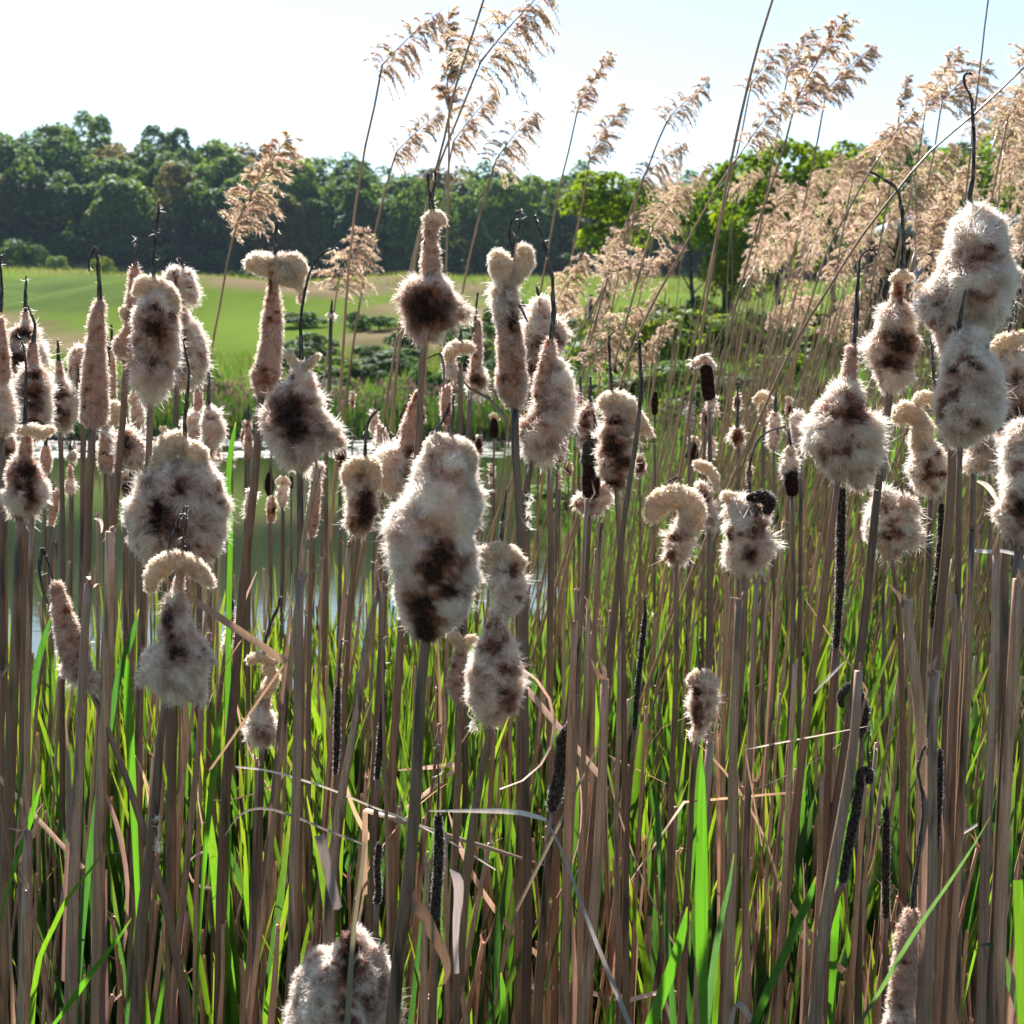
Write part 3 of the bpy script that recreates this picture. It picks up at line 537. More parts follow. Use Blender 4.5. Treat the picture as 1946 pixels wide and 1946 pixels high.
C("huge long white fluffy head in the centre, dark brown streak and pointed foot", 1.5, [(810,1205),(807,1229),(794,1410),(781,1600),(770,1705),(755,1834),(745,1946)], (10,14),
  [('f', [(850,842,34),(848,872,50),(843,915,60),(832,965,74),(822,1010,80),(820,1055,76),(822,1100,72),(819,1150,64),(814,1185,44),(812,1210,16)]), ('f', [(775,1000,20),(768,1040,30),(770,1080,26)], 8), ('f', [(868,1040,30),(872,1090,34),(862,1140,30),(850,1175,20)], 8), ('f', [(884,905,18),(892,945,24),(885,985,26)], 6)],
  [[(878,846,12),(889,862,14),(892,884,13),(883,905,12),(872,915,8)], [(818,846,12),(830,838,13),(846,842,12)]], [[(861,750),(859,790),(857,838)], [(856,765),(842,795),(820,828)]],
  [(838,1055,30,34,.9),(822,1085,30,34),(848,1118,24,22),(800,1150,26,22),(806,1185,26,26),(812,1205,22,18)], sr=(2.5,5))
C("cattail with arched cream roll, narrow waist and egg-shaped fluffy head right of the huge one", 1.8, [(934,1365),(929,1400),(911,1488),(890,1627),(864,1946)], (7,11),
  [('f', [(958,1082,28),(968,1110,30),(964,1145,24),(950,1168,12)]), ('t', [(950,1160,12),(945,1185,15),(943,1212,24)]), ('f', [(941,1225,34),(940,1255,50),(940,1290,54),(940,1322,50),(937,1348,36),(934,1366,16)])],
  [[(898,1072,9),(910,1056,13),(935,1048,16),(965,1054,18),(985,1072,14)]], [[(962,930),(958,980),(950,1048)]], [(975,1085,12,14,.8),(955,1270,22,12,.6),(930,1230,20,12,.6),(960,1325,16,24,.7)])
C("little twisted two-horned cattail squeezed between the huge head and the egg-shaped one", 1.95, [(874,1335),(872,1400),(866,1600),(850,1946)], (5,8), [('t', [(876,1235,10),(872,1270,14),(868,1300,15),(872,1328,11)])], [[(855,1200,8),(866,1212,10),(876,1230,10)], [(902,1212,7),(895,1214,8),(884,1228,8)]], [[(877,1180),(880,1205)]])
C("hooded cattail with folded cap over a dark front, left of the huge central head", 2.2, [(681,1012),(672,1080),(665,1138),(655,1300),(640,1600),(620,1946)], (5,8), [('f', [(683,912,22),(686,945,30),(686,975,30),(683,998,24),(681,1012,12)])],
  [[(664,912,13),(668,892,15),(682,882,15)], [(690,880,12),(703,884,15),(710,905,13),(709,925,10)]], [[(724,775),(704,794),(695,828),(694,870)]], [(690,935,16,14),(693,965,18,34),(688,990,16,16)], sr=(2.5,3.6))
C("lopsided cone cattail whose skirt is pushed to the left, smooth tan above", 2.25, [(753,926),(745,978),(738,1040),(725,1200),(700,1946)], (5,8), [('t', [(793,748,5),(784,789,10),(776,828,14),(773,850,16)]), ('f', [(763,862,20),(740,880,24),(738,905,26),(758,922,20)]), ('t', [(782,880,12),(776,905,10)])], dark=[(778,862,14,10)])
C("faraway pale cattail head with bent wire-like tip, left of the lopsided cone", 3.4, [(725,880),(724,1000),(720,1946)], (3.5,6), [('f', [(721,812,8),(727,832,14),(730,858,17),(726,878,12)])], spikes=[[(732,806),(728,820),(728,835)],[(732,806),(740,822),(748,848)]])
C("little brown egg-shaped cattail with dark base at the water's edge", 3.6, [(647,876),(646,1000),(642,1946)], (3.5,6), [('t', [(645,850,11),(648,866,12)])], spikes=[[(640,818),(644,842)]], dark=[(648,870,12,8)])
C("thin cattail stalk topped by one small white fluff ball against the fairway", 3.4, [(628,604),(627,700),(622,800),(618,1000),(612,1946)], (3.5,6), [('f', [(627,597,6),(629,603,7)])], spikes=[[(631,569),(629,598)]])
C("narrow brown cattail core hanging with white fuzz behind the pear-shaped head", 2.5, [(592,1022),(590,1100),(585,1946)], (4,7), [('f', [(604,885,12),(600,905,10)]), ('t', [(600,920,9),(597,960,9),(593,1000,9),(592,1018,5)])], dark=[(592,915,8,8)])
C("small slim cattail remnant, grey and tan knobs, left of centre low down", 2.5, [(428,1238),(420,1300),(405,1946)], (4,7), [('f', [(440,1165,6),(438,1188,6),(434,1212,8),(429,1235,6)])], spikes=[[(442,1139),(440,1164)]], dark=[(437,1180,6,8),(433,1210,8,6)])
C("small cattail with twisted cream topknot and onion-shaped base, long bent black tip", 1.95, [(498,1410),(497,1488),(488,1700),(480,1946)], (5,9), [('t', [(502,1330,10),(500,1350,11)]), ('f', [(499,1360,20),(500,1382,31),(500,1402,24),(499,1414,10)])],
  [[(476,1254,9),(492,1248,9),(508,1250,9),(522,1256,8)], [(510,1268,11),(520,1284,10),(512,1302,11),(504,1318,11),(503,1330,9)]], [[(533,1134),(530,1150),(514,1185),(505,1215),(502,1250)]], [(492,1392,14,10,.8)], sr=(3,3))
C("big ragged fluffy head with dark split, cut by the bottom edge", 1.55, [(650,2030),(648,2100)], (11,12),
  [('f', [(674,1774,12),(668,1798,30),(658,1832,54),(650,1870,74),(648,1920,86),(650,1985,84),(650,2030,40)]), ('f', [(614,1812,12),(596,1845,22),(580,1880,26),(572,1930,26),(575,1980,24)], 4), ('f', [(712,1806,14),(718,1835,20),(728,1880,24),(726,1935,28),(722,1985,26)], 4), ('f', [(640,1812,14),(622,1850,22),(612,1900,24)], -46), ('f', [(690,1812,14),(698,1860,22),(700,1910,24)], -46)],
  dark=[(650,1840,24,44),(655,1800,16,24),(645,1925,18,30,.9),(588,1862,7,7,.8),(690,1905,16,26,.6)])
# --- right part
C("broad round white fluffy head with grey shadowed face and hooked black tip", 2.0, [(1594,897),(1575,1036),(1555,1200),(1537,1333),(1518,1488),(1498,1653),(1477,1886),(1470,1946)], (6,10),
  [('t', [(1618,662,9),(1616,690,11),(1614,716,13)]), ('f', [(1612,734,20),(1602,765,46),(1599,804,64),(1602,842,66),(1600,872,50),(1595,893,22)]), ('f', [(1632,830,26),(1642,875,28),(1632,912,20)], 8)], spikes=[[(1666,485),(1662,477),(1650,475),(1638,484),(1631,520),(1627,572),(1623,649),(1620,668)]], dark=[(1620,785,22,30,.75),(1585,790,20,16,.5),(1570,860,24,14,.45),(1612,850,18,30,.5)], sr=(1.8,6))
C("tall cattail with rust band, ragged collar and long black tip bent left", 2.05, [(1690,738),(1689,752),(1679,829),(1663,985),(1640,1200),(1620,1333),(1601,1446),(1575,1627),(1550,1860),(1540,1946)], (7,12),
  [('t', [(1708,540,10),(1705,560,10),(1702,585,9)]), ('f', [(1706,588,24),(1702,610,34),(1699,640,42),(1698,672,42),(1696,702,38),(1692,728,24)])], [[(1698,532,7),(1712,522,9),(1730,528,6)]], [[(1653,325),(1679,341),(1703,358),(1713,391),(1717,442),(1713,520)]],
  [(1700,640,30,12,.8),(1708,655,30,16),(1690,690,30,14,.9),(1703,560,7,26,.8)], sr=(2.2,5.6))
C("largest white fluffy head at upper right with very long black hooked wand", 2.0, [(1800,665),(1803,720),(1810,855),(1803,985),(1782,1200),(1770,1400),(1750,1946)], (8,12),
  [('f', [(1858,402,18),(1860,425,42),(1858,455,58),(1853,490,66),(1845,530,74),(1838,568,74),(1826,600,60),(1812,635,40),(1804,660,20)]), ('f', [(1885,500,34),(1912,515,22),(1936,526,8)], 8), ('f', [(1880,420,18),(1895,445,20),(1895,480,20)], 4), ('f', [(1780,560,24),(1775,590,26),(1790,615,22)], 8)],
  spikes=[[(1848,142),(1841,138),(1834,141),(1833,158),(1844,182),(1849,235),(1848,336),(1845,385),(1856,402)]], dark=[(1855,490,34,14,.62),(1868,470,14,10,.7),(1845,560,30,16,.35),(1804,632,10,16,.8)], sr=(2.2,4.6))
C("white fluffy egg-shaped head in front of the tallest one, short black thorn on top", 1.95, [(1825,835),(1821,985),(1813,1200),(1808,1229),(1793,1488),(1780,1679),(1767,1946)], (5.5,10),
  [('f', [(1830,640,22),(1838,665,44),(1842,705,54),(1841,750,58),(1835,788,56),(1829,815,40),(1826,832,20)]), ('f', [(1870,690,18),(1880,730,22),(1876,770,22)], 6)], spikes=[[(1834,551),(1828,590),(1824,618),(1828,640)]], dark=[(1806,700,10,10,.9),(1848,692,10,8,.8),(1830,680,24,12,.55),(1852,800,12,10,.75)], sr=(1.8,5.5))
C("pale fluffy cattail mostly hidden low behind the egg-shaped head", 2.3, [(1850,888),(1848,985),(1838,1200),(1830,1350),(1815,1946)], (6,10), [('f', [(1880,790,24),(1878,830,34),(1865,862,32),(1852,884,18)])])
C("cattail with bulging cream knobs on top cut by the right edge", 2.1, [(1918,835),(1912,1000),(1900,1946)], (7,11), [('f', [(1925,680,28),(1926,715,38),(1928,760,40),(1922,800,34),(1918,832,16)])], [[(1892,668,10),(1900,656,13),(1920,646,14),(1940,642,12)], [(1900,684,9),(1896,695,9)]], [[(1931,575),(1930,640)], [(1931,577),(1920,610),(1916,640)]], [(1925,720,16,18,.6),(1930,780,18,20,.7)], sr=(2,3.4))
C("shaggy white cattail with rusty lower flank at the right frame edge", 1.75, [(1938,1030),(1925,1200),(1912,1400),(1895,1700),(1880,1946)], (9,12), [('f', [(1946,812,24),(1944,850,38),(1946,895,44),(1943,940,46),(1944,980,52),(1940,1012,40),(1938,1030,18)])], dark=[(1942,965,20,26),(1935,890,12,10,.5)])
C("cattail with chain of plump cream knobs bending left, behind the rust-banded stalk", 2.35, [(1769,928),(1764,1062),(1757,1200),(1750,1400),(1735,1946)], (6,9), [('f', [(1760,850,22),(1763,880,34),(1766,905,36),(1769,926,20)])],
  [[(1706,792,13),(1718,782,17),(1734,786,16),(1748,800,14)], [(1748,800,14),(1752,820,19),(1748,840,17),(1757,858,12)], [(1742,764,8),(1752,755,10),(1768,758,9),(1774,770,6)]], [[(1768,621),(1771,660),(1774,720),(1775,760)]], [(1750,838,10,6,.9),(1768,905,12,12,.8)], sr=(2.4,4))
C("low two-lobed fluffy cattail like a mitten with dark star mark", 2.35, [(1692,1052),(1707,1140),(1712,1250),(1715,1400),(1712,1946)], (5,9), [('f', [(1680,940,18),(1678,968,28),(1684,1005,38),(1692,1032,34),(1692,1050,16)]), ('f', [(1714,945,10),(1722,958,18),(1722,980,14)], -4), ('f', [(1722,1005,24),(1728,1020,20)], 3)], spikes=[[(1716,915),(1712,925),(1718,942)]], dark=[(1690,1018,18,7,.9),(1693,1000,5,12,.8),(1688,965,12,8,.7)])
C("small cattail with jet-black lower half and fluffy brown top", 2.9, [(1505,940),(1508,1100),(1500,1400),(1492,1946)], (4,7), [('b', [(1503,900,13),(1504,918,13),(1505,934,12)]), ('f', [(1501,868,11),(1501,884,16),(1502,896,15)], 2)], [[(1496,857,5),(1501,853,6),(1507,857,5)]], [[(1500,815),(1501,855)]])
C("slim fuzzy cattail, leftmost of the three pale ones behind the round white head", 3.5, [(1471,860),(1470,1000),(1465,1946)], (3.5,6), [('f', [(1472,788,9),(1471,818,14),(1470,850,10)])], spikes=[[(1475,745),(1473,785)]])
C("slim fuzzy cattail with flared trumpet top, half hidden by diagonal reed", 3.7, [(1451,812),(1450,1000),(1446,1946)], (3.5,6), [('t', [(1449,772,8),(1451,805,6)])], [[(1436,760,6),(1448,752,9),(1463,760,6)]])
C("hazy pale cattail head touching the round white head's left side", 3.4, [(1522,868),(1521,1000),(1515,1946)], (3.5,6), [('f', [(1515,790,13),(1518,820,17),(1522,855,12)])])
C("mossy grey-black clump with pale torn edge on a low stalk at right", 2.1, [(1637,1398),(1634,1500),(1630,1946)], (5,8), [('k', [(1632,1322,11),(1637,1350,14),(1636,1378,13),(1634,1395,8)]), ('g', [(1600,1342,5),(1598,1322,8),(1612,1306,8),(1630,1308,9)])])
C("short brown cattail head low at the left edge, dark bottom", 3.0, [(10,872),(10,1000),(8,1946)], (4,6), [('t', [(10,830,13),(13,850,15),(11,866,10)])], dark=[(10,860,12,9),(6,845,6,8)])
C("smooth pale-brown sausage cattail over the pond at left", 3.6, [(86,898),(85,1000),(82,1946)], (3.5,5), [('t', [(87,850,7),(87,872,10),(86,893,9)])], spikes=[[(88,828),(87,848)]])
C("tiny cattail with round knob over a small onion base above the pond", 3.9, [(133,936),(133,1100),(130,1946)], (2.5,4), [('t', [(133,885,3.5),(133,905,5)]), ('f', [(133,915,9),(133,930,11),(133,936,7)])], [[(133,871,7),(139,862,8),(138,872,6)]], [[(134,835),(134,862)]])
C("small leaning spindle cattail above the dark water at left", 3.5, [(98,1000),(97,1200),(94,1946)], (3.5,5), [('t', [(107,935,7),(102,968,8),(97,995,5)])], spikes=[[(100,915),(101,938)]])
C("thin white-tufted cattail standing over the bright strip of pond, left of centre", 3.6, [(473,872),(472,1000),(470,1946)], (3,5), [('t', [(472,800,4),(472,840,7),(473,866,9)]), ('f', [(484,794,6),(492,800,5)])], spikes=[[(473,770),(472,800)]])
C("ragged low white-fringed cattail behind the turban cattail's stalk", 3.0, [(473,985),(472,1100),(468,1946)], (4,6), [('f', [(478,935,9),(474,960,10),(472,982,8)])])

# --- thin black wasted rods
def rod(label, D, rod_pts, spike_pts, stem, rr):
    SP = stem_points(stem, D, *rr); base = np.array([SP[-1, 0], SP[-1, 1], float(gz(SP[-1, 0], SP[-1, 1]))])
    e = tag(empty("bare_cattail_rod", base), label, "dead stalk", "wasted black cattail rods")
    link("stem", make_stem(stem, D, *rr, base, STEM), e)
    b = Buf(); head_tube(b, 'k', rod_pts, D, (), int(rod_pts[0][0])); link("rod", b.mesh("rod", [FELT, HAIR], base), e)
    if spike_pts: link("spike", spike_mesh(spike_pts, D, base, SPIKE, 1.2, 3), e)
rod("thin black rod cattail leaning right, highest of the black rods", 1.9, [(1226,1164,4),(1222,1210,5),(1217,1255,5),(1210,1330,5),(1206,1385,4)], [(1227,1134),(1226,1164)], [(1206,1385),(1196,1500),(1190,1946)], (4,7))
rod("straight matt black rod left of centre, level with the small onion-shaped head", 1.9, [(642,1308,5),(641,1360,6),(640,1420,6),(637,1470,4)], [(650,1215),(646,1260),(642,1308)], [(637,1470),(634,1600),(628,1946)], (4,7))
rod("rough black rod with crooked foot just left of the huge head's stalk", 1.9, [(729,1322,5),(727,1360,5.5),(722,1420,6),(717,1478,5)], [(731,1210),(731,1260),(729,1322)], [(717,1478),(710,1600),(700,1946)], (5,8))
rod("thick smooth jet-black rod below the huge central head", 1.6, [(833,1552,7),(834,1600,9),(831,1680,9),(828,1760,9),(832,1778,6)], [(828,1400),(831,1470),(833,1552)], [(832,1778),(826,1850),(820,1946)], (6,9))
rod("short twisted brown-black rod, lower centre-left", 1.7, [(721,1604,6),(717,1650,6),(719,1690,6),(717,1712,7)], None, [(717,1712),(714,1800),(708,1946)], (5,8))
rod("upright black rod with pointed tip at lower right", 1.8, [(1684,1540,6),(1684,1600,7),(1683,1680,7),(1683,1740,7)], [(1685,1512),(1684,1540)], [(1683,1740),(1682,1850),(1680,1946)], (5,6))
rod("hooked fuzzy black rod bent over at the top at lower right", 1.75, [(1652,1485,7),(1650,1466,8),(1638,1466,8),(1634,1495,8),(1627,1537,9),(1614,1601,9),(1601,1672,8)], [(1653,1377),(1650,1420),(1652,1460)], [(1600,1680),(1590,1700),(1562,1808),(1536,1946)], (7,10))
rod("dark fuzzy rod near the right, between two thick grey stalks", 1.9, [(1786,1425,4),(1785,1480,7),(1782,1540,7),(1777,1610,7)], None, [(1777,1610),(1775,1750),(1770,1946)], (5,8))
rod("long sooty stalk with white fluff shreds between the round head's stalk and the rust-banded one", 2.05, [(1600,930,7),(1598,1000,8),(1597,1080,8),(1594,1150,7),(1588,1230,6)], None, [(1588,1230),(1580,1330),(1572,1500),(1560,1946)], (7,10))
rod("black fuzzy stalk in front of the chain-knobbed cattail's stem", 2.2, [(1789,960,5),(1786,1060,7),(1780,1130,8),(1775,1190,7)], None, [(1775,1190),(1770,1300),(1752,1946)], (7,10))

# --- small cattails in the distance, scattered
KN_ = {'t': "smooth tan", 'f': "fluffy pale", 'b': "dark brown"}; SEEN = set()
def short(s):
    for c in (",", " with ", " under ", " carrying ", " against ", " cut by ", " whose ", " standing ", " over ", " in front ", " on a ", " hanging "): s = s.split(c)[0]
    return " ".join(s.split()[:8])
def near_label(prefix, px, py, fallback, mx=400):
    q = sorted(HAND, key=lambda h: abs(h[1] - px) + .5 * abs(h[2] - py))
    for h in q[:5]:
        dx, dy = px - h[1], py - h[2]
        if abs(dx) > mx: continue
        rel = ("just right of the" if dx > 0 else "just left of the") if abs(dx) > .6 * abs(dy) else ("below the" if dy > 0 else "above the")
        l = f"{prefix} {rel} {short(h[0])}"; l = " ".join(l.split()[:16])
        if l not in SEEN: SEEN.add(l); return l
    return fallback
names_bg = "small faraway cattail among the reeds and stalks behind the front row"
pos = []
for i in range(74):
    for _ in range(60):
        x = RNG.uniform(-10, 1960); D = RNG.uniform(3.6, 6.5)
        y = RNG.uniform(735, 900) if x > 640 else RNG.uniform(790, 950)
        if all(abs(x - q[0]) > 11 or abs(y - q[1]) > 40 for q in pos): break
    pos.append((x, y)); hl = 150 / D * RNG.uniform(.8, 1.3); rw = RNG.uniform(22, 46) / D; ln = RNG.uniform(-.02, .07)
    k = RNG.choice(['t', 'f', 'f', 'b'], p=[.4, .25, .2, .15])
    pts = [(x, y, rw * .55), (x - ln * hl * .4, y + hl * .35, rw), (x - ln * hl, y + hl * .8, rw * RNG.uniform(.8, 1.4)), (x - ln * hl, y + hl, rw * .8)]
    dk = [(x, y + hl * .6, rw, rw * 1.5)] if RNG.random() < .5 else []
    cur = [[(x - rw, y - 2, rw * .5), (x, y - rw * .6, rw * .6), (x + rw * 1.1, y + 3, rw * .4)]] if RNG.random() < .45 else []
    lb = near_label(f"small faraway {KN_[str(k)]} cattail" + (" capped in cream" if cur else ""), x, y, names_bg)
    cattail(lb, D, [(x - ln * hl, y + hl), (x - ln * hl * 2, y + hl + 200), (x - ln * hl * 4, y + hl + 700)], (10 / D, 17 / D), [(k, pts)], cur, [[(x + 2, y - hl * .55), (x, y + 2)]], dk, group="small cattails behind the front row", dens=.7, sr=(1.0, 7 / D))
#PART3
# ------------------------------------------------------------------ bare dead stalks
def leaf_strip(b, P, hw, side, C, fold=.35, m=0):
    add_ribbons(b, P[None], hw[None], np.asarray(side, float)[None] if np.ndim(side) == 1 else side[None], C[None] if np.ndim(C) == 2 else C, m=m, fold=fold)
def stalk(label, D, pts, rr, group="bare dead cattail stalks", mat=None, torn=True, sheath=None):
    SP = stem_points(pts, D, *rr); base = np.array([SP[-1, 0], SP[-1, 1], float(gz(SP[-1, 0], SP[-1, 1]))])
    Q = spline(SP, .05); b = Buf(); Q[:, :2] += (vvn(Q[:, :3], .25, int(pts[0][0]) & 1023)[:, :2]) * .004
    add_tube(b, Q[:, :3], Q[:, 3] * (1 + .06 * vn(Q[:, :3], .04, 3)), 9, ridge=.09)
    nf = int(RNG.integers(2, 5)); d = norm(RNG.normal(size=(nf, 3)) * .35 + np.array([.1, 0, 1.])); l = RNG.uniform(.008, .04, nf)[:, None]; r0 = Q[0, 3]; p0 = Q[0, :3] + RNG.normal(size=(nf, 3)) * r0 * .4 - np.array([0, 0, .01])
    add_ribbons(b, np.stack([p0, p0 + d * l * .6, p0 + (d + RNG.normal(size=(nf, 3)) * .25) * l], 1), np.tile(np.array([.8, .55, .1]) * r0, (nf, 1)), norm(np.array([1., .2, 0]) + RNG.normal(size=(nf, 3)) * .4))
    if sheath is None: sheath = RNG.random() < .55
    me = b.mesh("cattail_stalk", mat or STALK, base)
    if sheath:
        e = tag(empty("cattail_stalk", base), label, "dead stalk", group); link("stem", me, e)
        n = len(Q); i0 = int(n * RNG.uniform(.05, .3)); L = max(4, int(n * RNG.uniform(.2, .5))); seg = Q[i0:min(n, i0 + L)].copy()
        if len(seg) > 3:
            sd = 1 if RNG.random() < .5 else -1; t = np.linspace(0, 1, len(seg)); r = seg[:, 3]
            P = seg[:, :3].copy(); P[:, 0] += sd * (r * .7 + (1 - t) ** 3 * RNG.uniform(.0, .022)); P[:, 1] -= r * .55
            hw = r * .75 * np.minimum(1, .15 + t * 3); b2 = Buf()
            c = np.array([.30, .21, .16]) * RNG.uniform(.6, 1.2) * np.array([1, RNG.uniform(.85, 1), RNG.uniform(.75, 1)])
            leaf_strip(b2, P, hw, np.array([1, .35 * sd, 0]), np.tile(c, (len(P), 1)), .5)
            link("leaf_sheath", b2.mesh("leaf_sheath", DRYLEAF, base), e)
    else:
        tag(link("cattail_stalk", me, None, base), label, "dead stalk", group)
H = [
 ("dark broken-off stalk crossing in front of the slanting tan cattail at left", 1.65, [(167,1110),(160,1200),(153,1359),(147,1600),(137,1946)], (7,13)),
 ("grey stalk pair member at the far left rising behind the collared cattail", 1.9, [(58,985),(54,1150),(50,1400),(46,1946)], (5,8)),
 ("thick stalk with rust split, left of the pear-shaped head's stem", 1.8, [(214,1010),(203,1250),(192,1500),(188,1946)], (9,13)),
 ("olive-brown stalk leaning right off the pear-shaped head", 1.9, [(607,890),(598,935),(585,990),(575,1060),(568,1120)], (5,7)),
 ("long grey-brown stalk slanting right, left of the huge head", 1.75, [(717,1120),(700,1180),(680,1330),(655,1480),(632,1700),(618,1946)], (5,13)),
 ("tall straight stalk with dark stain, left of centre", 1.7, [(569,1100),(568,1400),(562,1700),(558,1946)], (8,10)),
 ("stout sawn-off stalk slanting left below the mitten-shaped head", 1.75, [(1722,1140),(1730,1210),(1742,1290),(1752,1400),(1754,1500)], (10,13)),
 ("wide pale grey stalk with flat cut top at right", 1.7, [(1780,1275),(1773,1400),(1768,1600),(1758,1946)], (11,13)),
 ("grey stalk with dark streak and pointed tip at right", 1.8, [(1808,1130),(1812,1180),(1806,1350),(1797,1600),(1780,1946)], (6,11)),
 ("upright stalk with cut top in front of the mossy clump", 1.6, [(1628,1275),(1620,1400),(1598,1560),(1575,1700),(1548,1946)], (8,14)),
 ("tall purplish stalk at far right, third from the edge", 1.8, [(1842,1010),(1838,1200),(1830,1400),(1815,1700),(1800,1946)], (6,11)),
 ("tall mauve-grey stalk at far right, second from the edge", 1.75, [(1895,1040),(1890,1200),(1878,1500),(1865,1946)], (7,11)),
 ("tall stalk at far right with glossy left edge", 1.6, [(1932,1100),(1925,1250),(1915,1450),(1905,1650),(1895,1946)], (8,13)),
 ("short stump with bent-over flap at lower left", 1.75, [(53,1580),(52,1700),(50,1946)], (8,11)),
 ("split stub with frayed tip at lower left", 1.65, [(48,1692),(45,1780),(38,1946)], (5,9)),
 ("thin wand with small fork near the huge head", 1.8, [(729,1105),(728,1200),(730,1320)], (3,4)),
 ("pinkish stalk right of the black spindle", 1.75, [(1090,1180),(1083,1350),(1078,1600),(1070,1946)], (6,10)),
 ("leaning grey stalk in the lower centre right", 1.7, [(1150,1290),(1145,1450),(1128,1700),(1105,1946)], (8,12)),
 ("brown stalk behind the small bedraggled head", 1.85, [(1350,1410),(1340,1600),(1325,1946)], (8,10)),
 ("stalk with rusty blister right of the bedraggled head", 1.75, [(1405,1140),(1400,1270),(1390,1500),(1378,1946)], (7,11)),
 ("tall stalk under the broad mossy-cornered head", 1.95, [(1440,1100),(1432,1300),(1420,1600),(1410,1946)], (5,8)),
]
for l, D, pts, rr in H: stalk(l, D, pts, rr)
GL = "bare dead cattail stalk standing among many alike in the marsh"
n_ind = 255
for i in range(n_ind):
    px = -30 + 2010 * (i + RNG.uniform(.1, .9)) / n_ind; px += RNG.normal() * 8
    D = RNG.uniform(1.75, 3.4) if RNG.random() < .8 else RNG.uniform(3.2, 4.2)
    u = RNG.random(); top = RNG.uniform(940, 1320) if u < .30 else (RNG.uniform(1300, 1650) if u < .56 else RNG.uniform(1560, 1900))
    ln = RNG.normal(.05, .045); ytop = top; L = 1946 - ytop; r = RNG.uniform(8.5, 15) / D
    if px > 1450: ln += .02
    if ytop > 1580: ln += RNG.normal(0, .12)
    stalk(near_label("tall bare stalk ending", px + ln * L, ytop, GL, 90) if ytop < 1450 else GL, D, [(px + ln * L, ytop), (px + ln * L * .5 + RNG.normal() * 2.5, ytop + L * .5), (px, 1946)], (r * RNG.uniform(.55, .85), r * 1.1), sheath=(i % 2 == 0), mat=STALK2 if (ytop > 1450 and RNG.random() < .6) else None)
def stuff_stalks():
    b = Buf(); n = 2600
    for i in range(n):
        x_px = RNG.uniform(-80, 2030); D = RNG.uniform(3.0, 8.0) if i < 800 else RNG.uniform(2.3, 4.2)
        if x_px < 900 and D > 4.6: D = RNG.uniform(2.8, 4.6)
        x = (x_px - CX) / F * D; g = float(gz(x, D)); h = (RNG.uniform(.45, 1.5) if D < 5 else RNG.uniform(.4, 1.1)) if i < 800 else (RNG.uniform(.6, 1.12) if i < 1700 else RNG.uniform(.5, .92))
        ln = RNG.normal(.05, .06 if i < 800 else .11); r = RNG.uniform(.003, .0066)
        z = np.linspace(g - .03, g + h, 6); t = (z - z[0]) / h
        P = np.stack([x + ln * (z - z[0]) + .01 * RNG.normal() * t * t, np.full(6, D) + RNG.normal() * .03 * t, z], -1)
        add_tube(b, P, r * (1.1 - .4 * t), 5, cap=False)
    m = m_stalk("dead_stalk_far", (.60, .45, .35), (.36, .25, .19), (.05, .033, .025), .1)
    me = b.mesh("dead_stalks", m); tag(link("dead_stalks", me), "mass of brown dead cattail stalks behind the front rows", "dead stalks", kind='stuff')
stuff_stalks()

# hand-placed dry leaves and sticks
def dry_strip(label, D, pts, cat="dead leaf", name="dead_leaf", col=(.50, .43, .38), side=(0, 1, .25), fold=.3, group="single dry leaves", mat=None):
    P = np.array([[*at(p[0], p[1], D + (p[3] if len(p) > 3 else 0)), p[2] * D / F] for p in pts]); Q = spline(P, .012)
    base = Q[-1, :3].copy(); b = Buf(); leaf_strip(b, Q[:, :3], np.maximum(Q[:, 3], .0003), np.asarray(side, float) / np.linalg.norm(side), np.tile(np.array(col), (len(Q), 1)), fold)
    tag(link(name, b.mesh(name, mat or DRYLEAF, base), None, base), label, cat, group)
dry_strip("pale leaf blade snapped level at its elbow, lower centre", 1.55, [(815,1541,1),(870,1541,3),(930,1541,4.5),(985,1544,5),(1020,1552,4.5),(1038,1558,3)], col=(.62,.57,.52), side=(0,.5,1))
dry_strip("long grey wiry stalk slanting down to the right below the snapped leaf", 1.55, [(1038,1558,2.5),(1060,1600,3),(1105,1718,4),(1157,1850,5),(1196,1946,5.5),(1240,2060,6)], col=(.30,.29,.28), side=(1,.3,0), fold=.8)
dry_strip("thin straw-white stem lying across the stalks, left of centre", 1.85, [(447,1457,2),(500,1463,2),(560,1478,2.2),(631,1501,2.2),(700,1530,2),(773,1558,2),(860,1602,1.8),(942,1653,1.6)], col=(.72,.66,.56), side=(0,.4,1))
dry_strip("arching thin blade looping over the stalks at lower left of centre", 1.7, [(428,1588,1.5),(445,1560,2),(470,1540,2.5),(500,1536,2.6),(560,1552,2.6),(620,1577,2.4),(690,1604,1.6)], col=(.36,.31,.26), side=(0,.5,1))
dry_strip("hanging grey tube of dead stalk with square ends, lower left of centre", 1.6, [(607,1586,10),(618,1630,10),(630,1680,10),(641,1726,10)], col=(.22,.19,.18), side=(1,.2,.2), fold=.9)
dry_strip("torn pale-grey leaf end curling up, lower centre", 1.6, [(856,1652,2),(866,1662,9),(872,1690,10),(868,1740,8),(866,1790,6),(868,1850,5)], col=(.42,.37,.35), side=(1,.3,0))
dry_strip("broad dead leaf drooping from the broken central stalk with white underside at tip", 1.5, [(776,1712,9),(800,1730,12),(822,1772,12),(842,1810,10),(851,1845,9),(846,1866,8),(832,1876,5)], col=(.17,.11,.07), side=(.7,.3,.6))
dry_strip("thin olive stem with nodes in front of the big ragged head at the bottom", 1.35, [(693,1600,4),(685,1670,4),(675,1744,4.5),(668,1820,5),(660,1946,6),(652,2080,6)], col=(.20,.19,.12), side=(1,.2,0), fold=.9)
